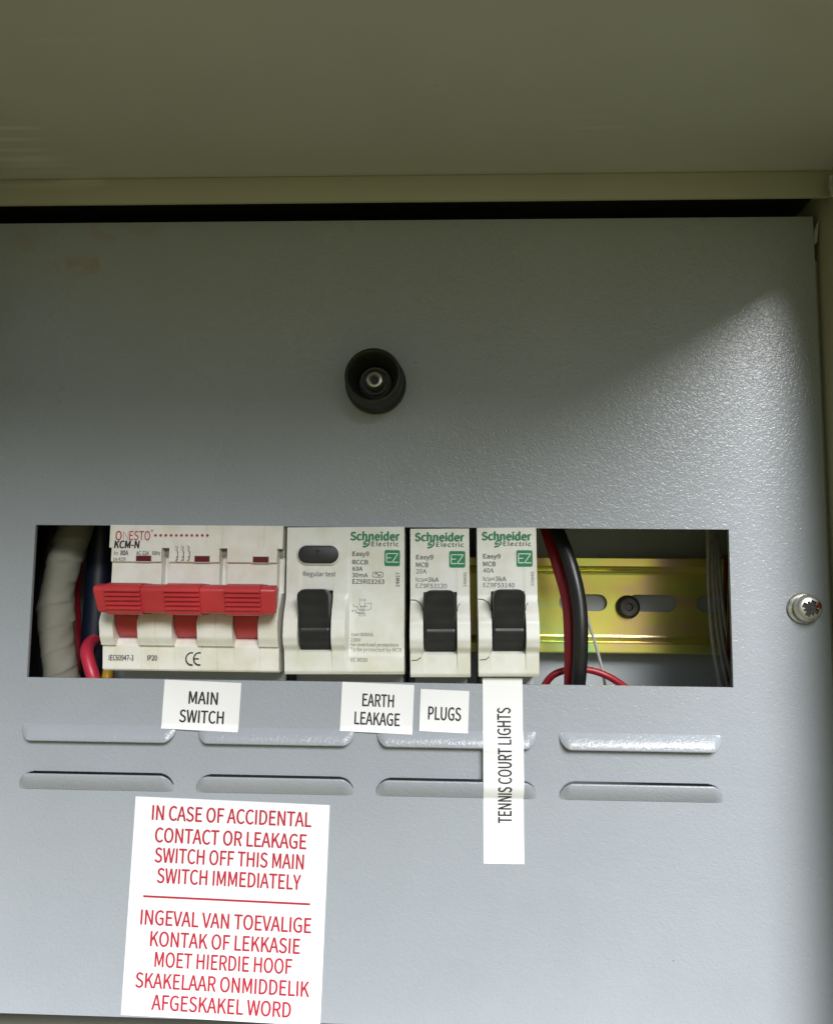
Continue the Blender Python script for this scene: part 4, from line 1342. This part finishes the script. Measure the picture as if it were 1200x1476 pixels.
def paper_label(name, quad, rot, label, lines_, ink, cat, cap, curl=0.22, bold=0.0, lines_rot=None, extra=None, surf=None, group=PG, nx=18, nz=18):
    pts = [at(*p) for p in quad]
    cx_, cz_ = sum(p[0] for p in pts) / 4, sum(p[1] for p in pts) / 4
    w_ = (math.dist(pts[0], pts[1]) + math.dist(pts[3], pts[2])) / 2
    h_ = (math.dist(pts[0], pts[3]) + math.dist(pts[1], pts[2])) / 2
    c_, s_ = math.cos(R(rot)), math.sin(R(rot))
    ph = random.uniform(0, 6)

    def base(x, z):
        u = ((x - cx_) * c_ - (z - cz_) * s_) / (w_ / 2)
        v_ = ((x - cx_) * s_ + (z - cz_) * c_) / (h_ / 2)
        lift_ = curl * (max(0, abs(u)) ** 4 * (0.5 + 0.5 * math.sin(ph + 2 * v_)) + abs(v_) ** 6 * 0.3 * (0.5 + 0.5 * math.sin(ph * 2 + 3 * u)))
        y = -0.16 - lift_
        if surf is not None: y = min(y, surf(x, z) - 0.12)
        return y
    mb_ = MB()
    vs_, fs_ = [], []
    nn = (nx + 1) * (nz + 1)
    for th in (0.0, 0.11):
        for i in range(nx + 1):
            for j in range(nz + 1):
                u = (-1 + 2 * i / nx) * w_ / 2
                v_ = (-1 + 2 * j / nz) * h_ / 2
                x, z = cx_ + u * c_ + v_ * s_, cz_ - u * s_ + v_ * c_
                vs_.append((x, base(x, z) + th, z))
    for i in range(nx):
        for j in range(nz):
            a = i * (nz + 1) + j
            fs_.append((a, a + nz + 1, a + nz + 2, a + 1))
            fs_.append((nn + a, nn + a + 1, nn + a + nz + 2, nn + a + nz + 1))
    ring = [i * (nz + 1) for i in range(nx + 1)] + [nx * (nz + 1) + j for j in range(1, nz + 1)] + [i * (nz + 1) + nz for i in range(nx - 1, -1, -1)] + list(range(nz - 1, 0, -1))
    for q in range(len(ring)):
        p0, p1 = ring[q], ring[(q + 1) % len(ring)]
        fs_.append((p0, nn + p0, nn + p1, p1))
    mb_.add(vs_, fs_)
    o = mb_.build(name, M['paper'], None, smooth=50, origin=(cx_, -0.2, cz_))
    tag(o, label, cat, group)
    tm = MB()
    for body, px_, py_, pw in lines_:
        x, z = at(px_, py_)
        wmm = pw / 4.62
        put_text(tm, body, x, z, wmm, cap, base, rot=rot if lines_rot is None else lines_rot, bold=bold, lift=0.07, fine=1.2 if surf is not None else 4.0)
    tm.build('printed_text', M[ink], o, smooth=None)
    if extra:
        tm = MB()
        extra(tm, base)
        tm.build('ruled_line', M[ink], o, smooth=None)
    return o


def vent_y(d):
    """front of a vent skin at distance d below (above) its folded end"""
    return 0.12 - 2.5 * math.sin(max(0.0, min(1.0, d / 5.1)) * math.pi / 2)


def over_louvres(x, z):
    """how far a stuck strip is pushed out by the vents under it, bridging the gap between the rows"""
    if z > -38.2 or z < -58.6: return -0.05
    if z > -43.2: return min(-0.05, vent_y(-38.2 - z) - 0.06)
    if z < -53.2: return min(-0.05, vent_y(z + 58.6) - 0.06)
    return -2.5 + 0.5 * (1 - (abs(z + 48.2) / 5.0) ** 2)


def over_top(x, z):
    return -0.05 if z > -38.2 else min(-0.05, vent_y(-38.2 - z) - 0.06)


paper_label('paper_label', [(239, 980), (348, 984), (344, 1055), (232, 1049)], 1.7, 'small white paper label printed MAIN SWITCH', [('MAIN', 293.5, 1006, 43), ('SWITCH', 291, 1033, 65)], 'ink_black', 'label', 3.75, bold=0.029, surf=over_top)
paper_label('paper_label', [(494, 983), (597, 987), (594, 1058), (489, 1053)], 1.7, 'small white paper label printed EARTH LEAKAGE', [('EARTH', 545, 1009.5, 45.5), ('LEAKAGE', 543.5, 1036, 65)], 'ink_black', 'label', 3.75, bold=0.029, surf=over_top)
paper_label('paper_label', [(606, 993), (676, 996), (674, 1057), (604, 1053)], 1.7, 'smallest white paper label, printed PLUGS', [('PLUGS', 640.5, 1028.5, 47)], 'ink_black', 'label', 3.9, bold=0.03, surf=over_top)
paper_label('paper_label', [(695, 977), (752, 977), (755.5, 1246), (696.5, 1244)], -0.4, 'long vertical white paper strip printed TENNIS COURT LIGHTS', [('TENNIS COURT LIGHTS', 726.5, 1102.5, 159)], 'ink_black', 'label', 4.0, bold=0.027,
            lines_rot=-90.5, surf=over_louvres, curl=0.1, nx=6, nz=140)


def red_rule(tm, base):
    a, b_ = at(207, 1291.3), at(447, 1303)
    tm.ribbon([(a[0] + (b_[0] - a[0]) * q / 10, a[1] + (b_[1] - a[1]) * q / 10) for q in range(11)], 0.62, base, lift=0.07)


paper_label('warning_notice', [(195, 1148), (474, 1160), (463, 1477), (176, 1464)], 1.35, 'large white notice with red warning text in two languages, at the plate bottom',
            [('IN CASE OF ACCIDENTAL', 334, 1176, 229), ('CONTACT OR LEAKAGE', 332.5, 1208, 217), ('SWITCH OFF THIS MAIN', 330.5, 1237, 213), ('SWITCH IMMEDIATELY', 330, 1266.5, 205),
             ('INGEVAL VAN TOEVALIGE', 325.5, 1327.5, 242), ('KONTAK OF LEKKASIE', 324.5, 1358, 212), ('MOET HIERDIE HOOF', 322, 1387.5, 194), ('SKAKELAAR ONMIDDELIK', 320.5, 1418.5, 245), ('AFGESKAKEL WORD', 319, 1449.5, 196)],
            'ink_red', 'notice', 4.3, bold=0.026, extra=red_rule, curl=0.12)
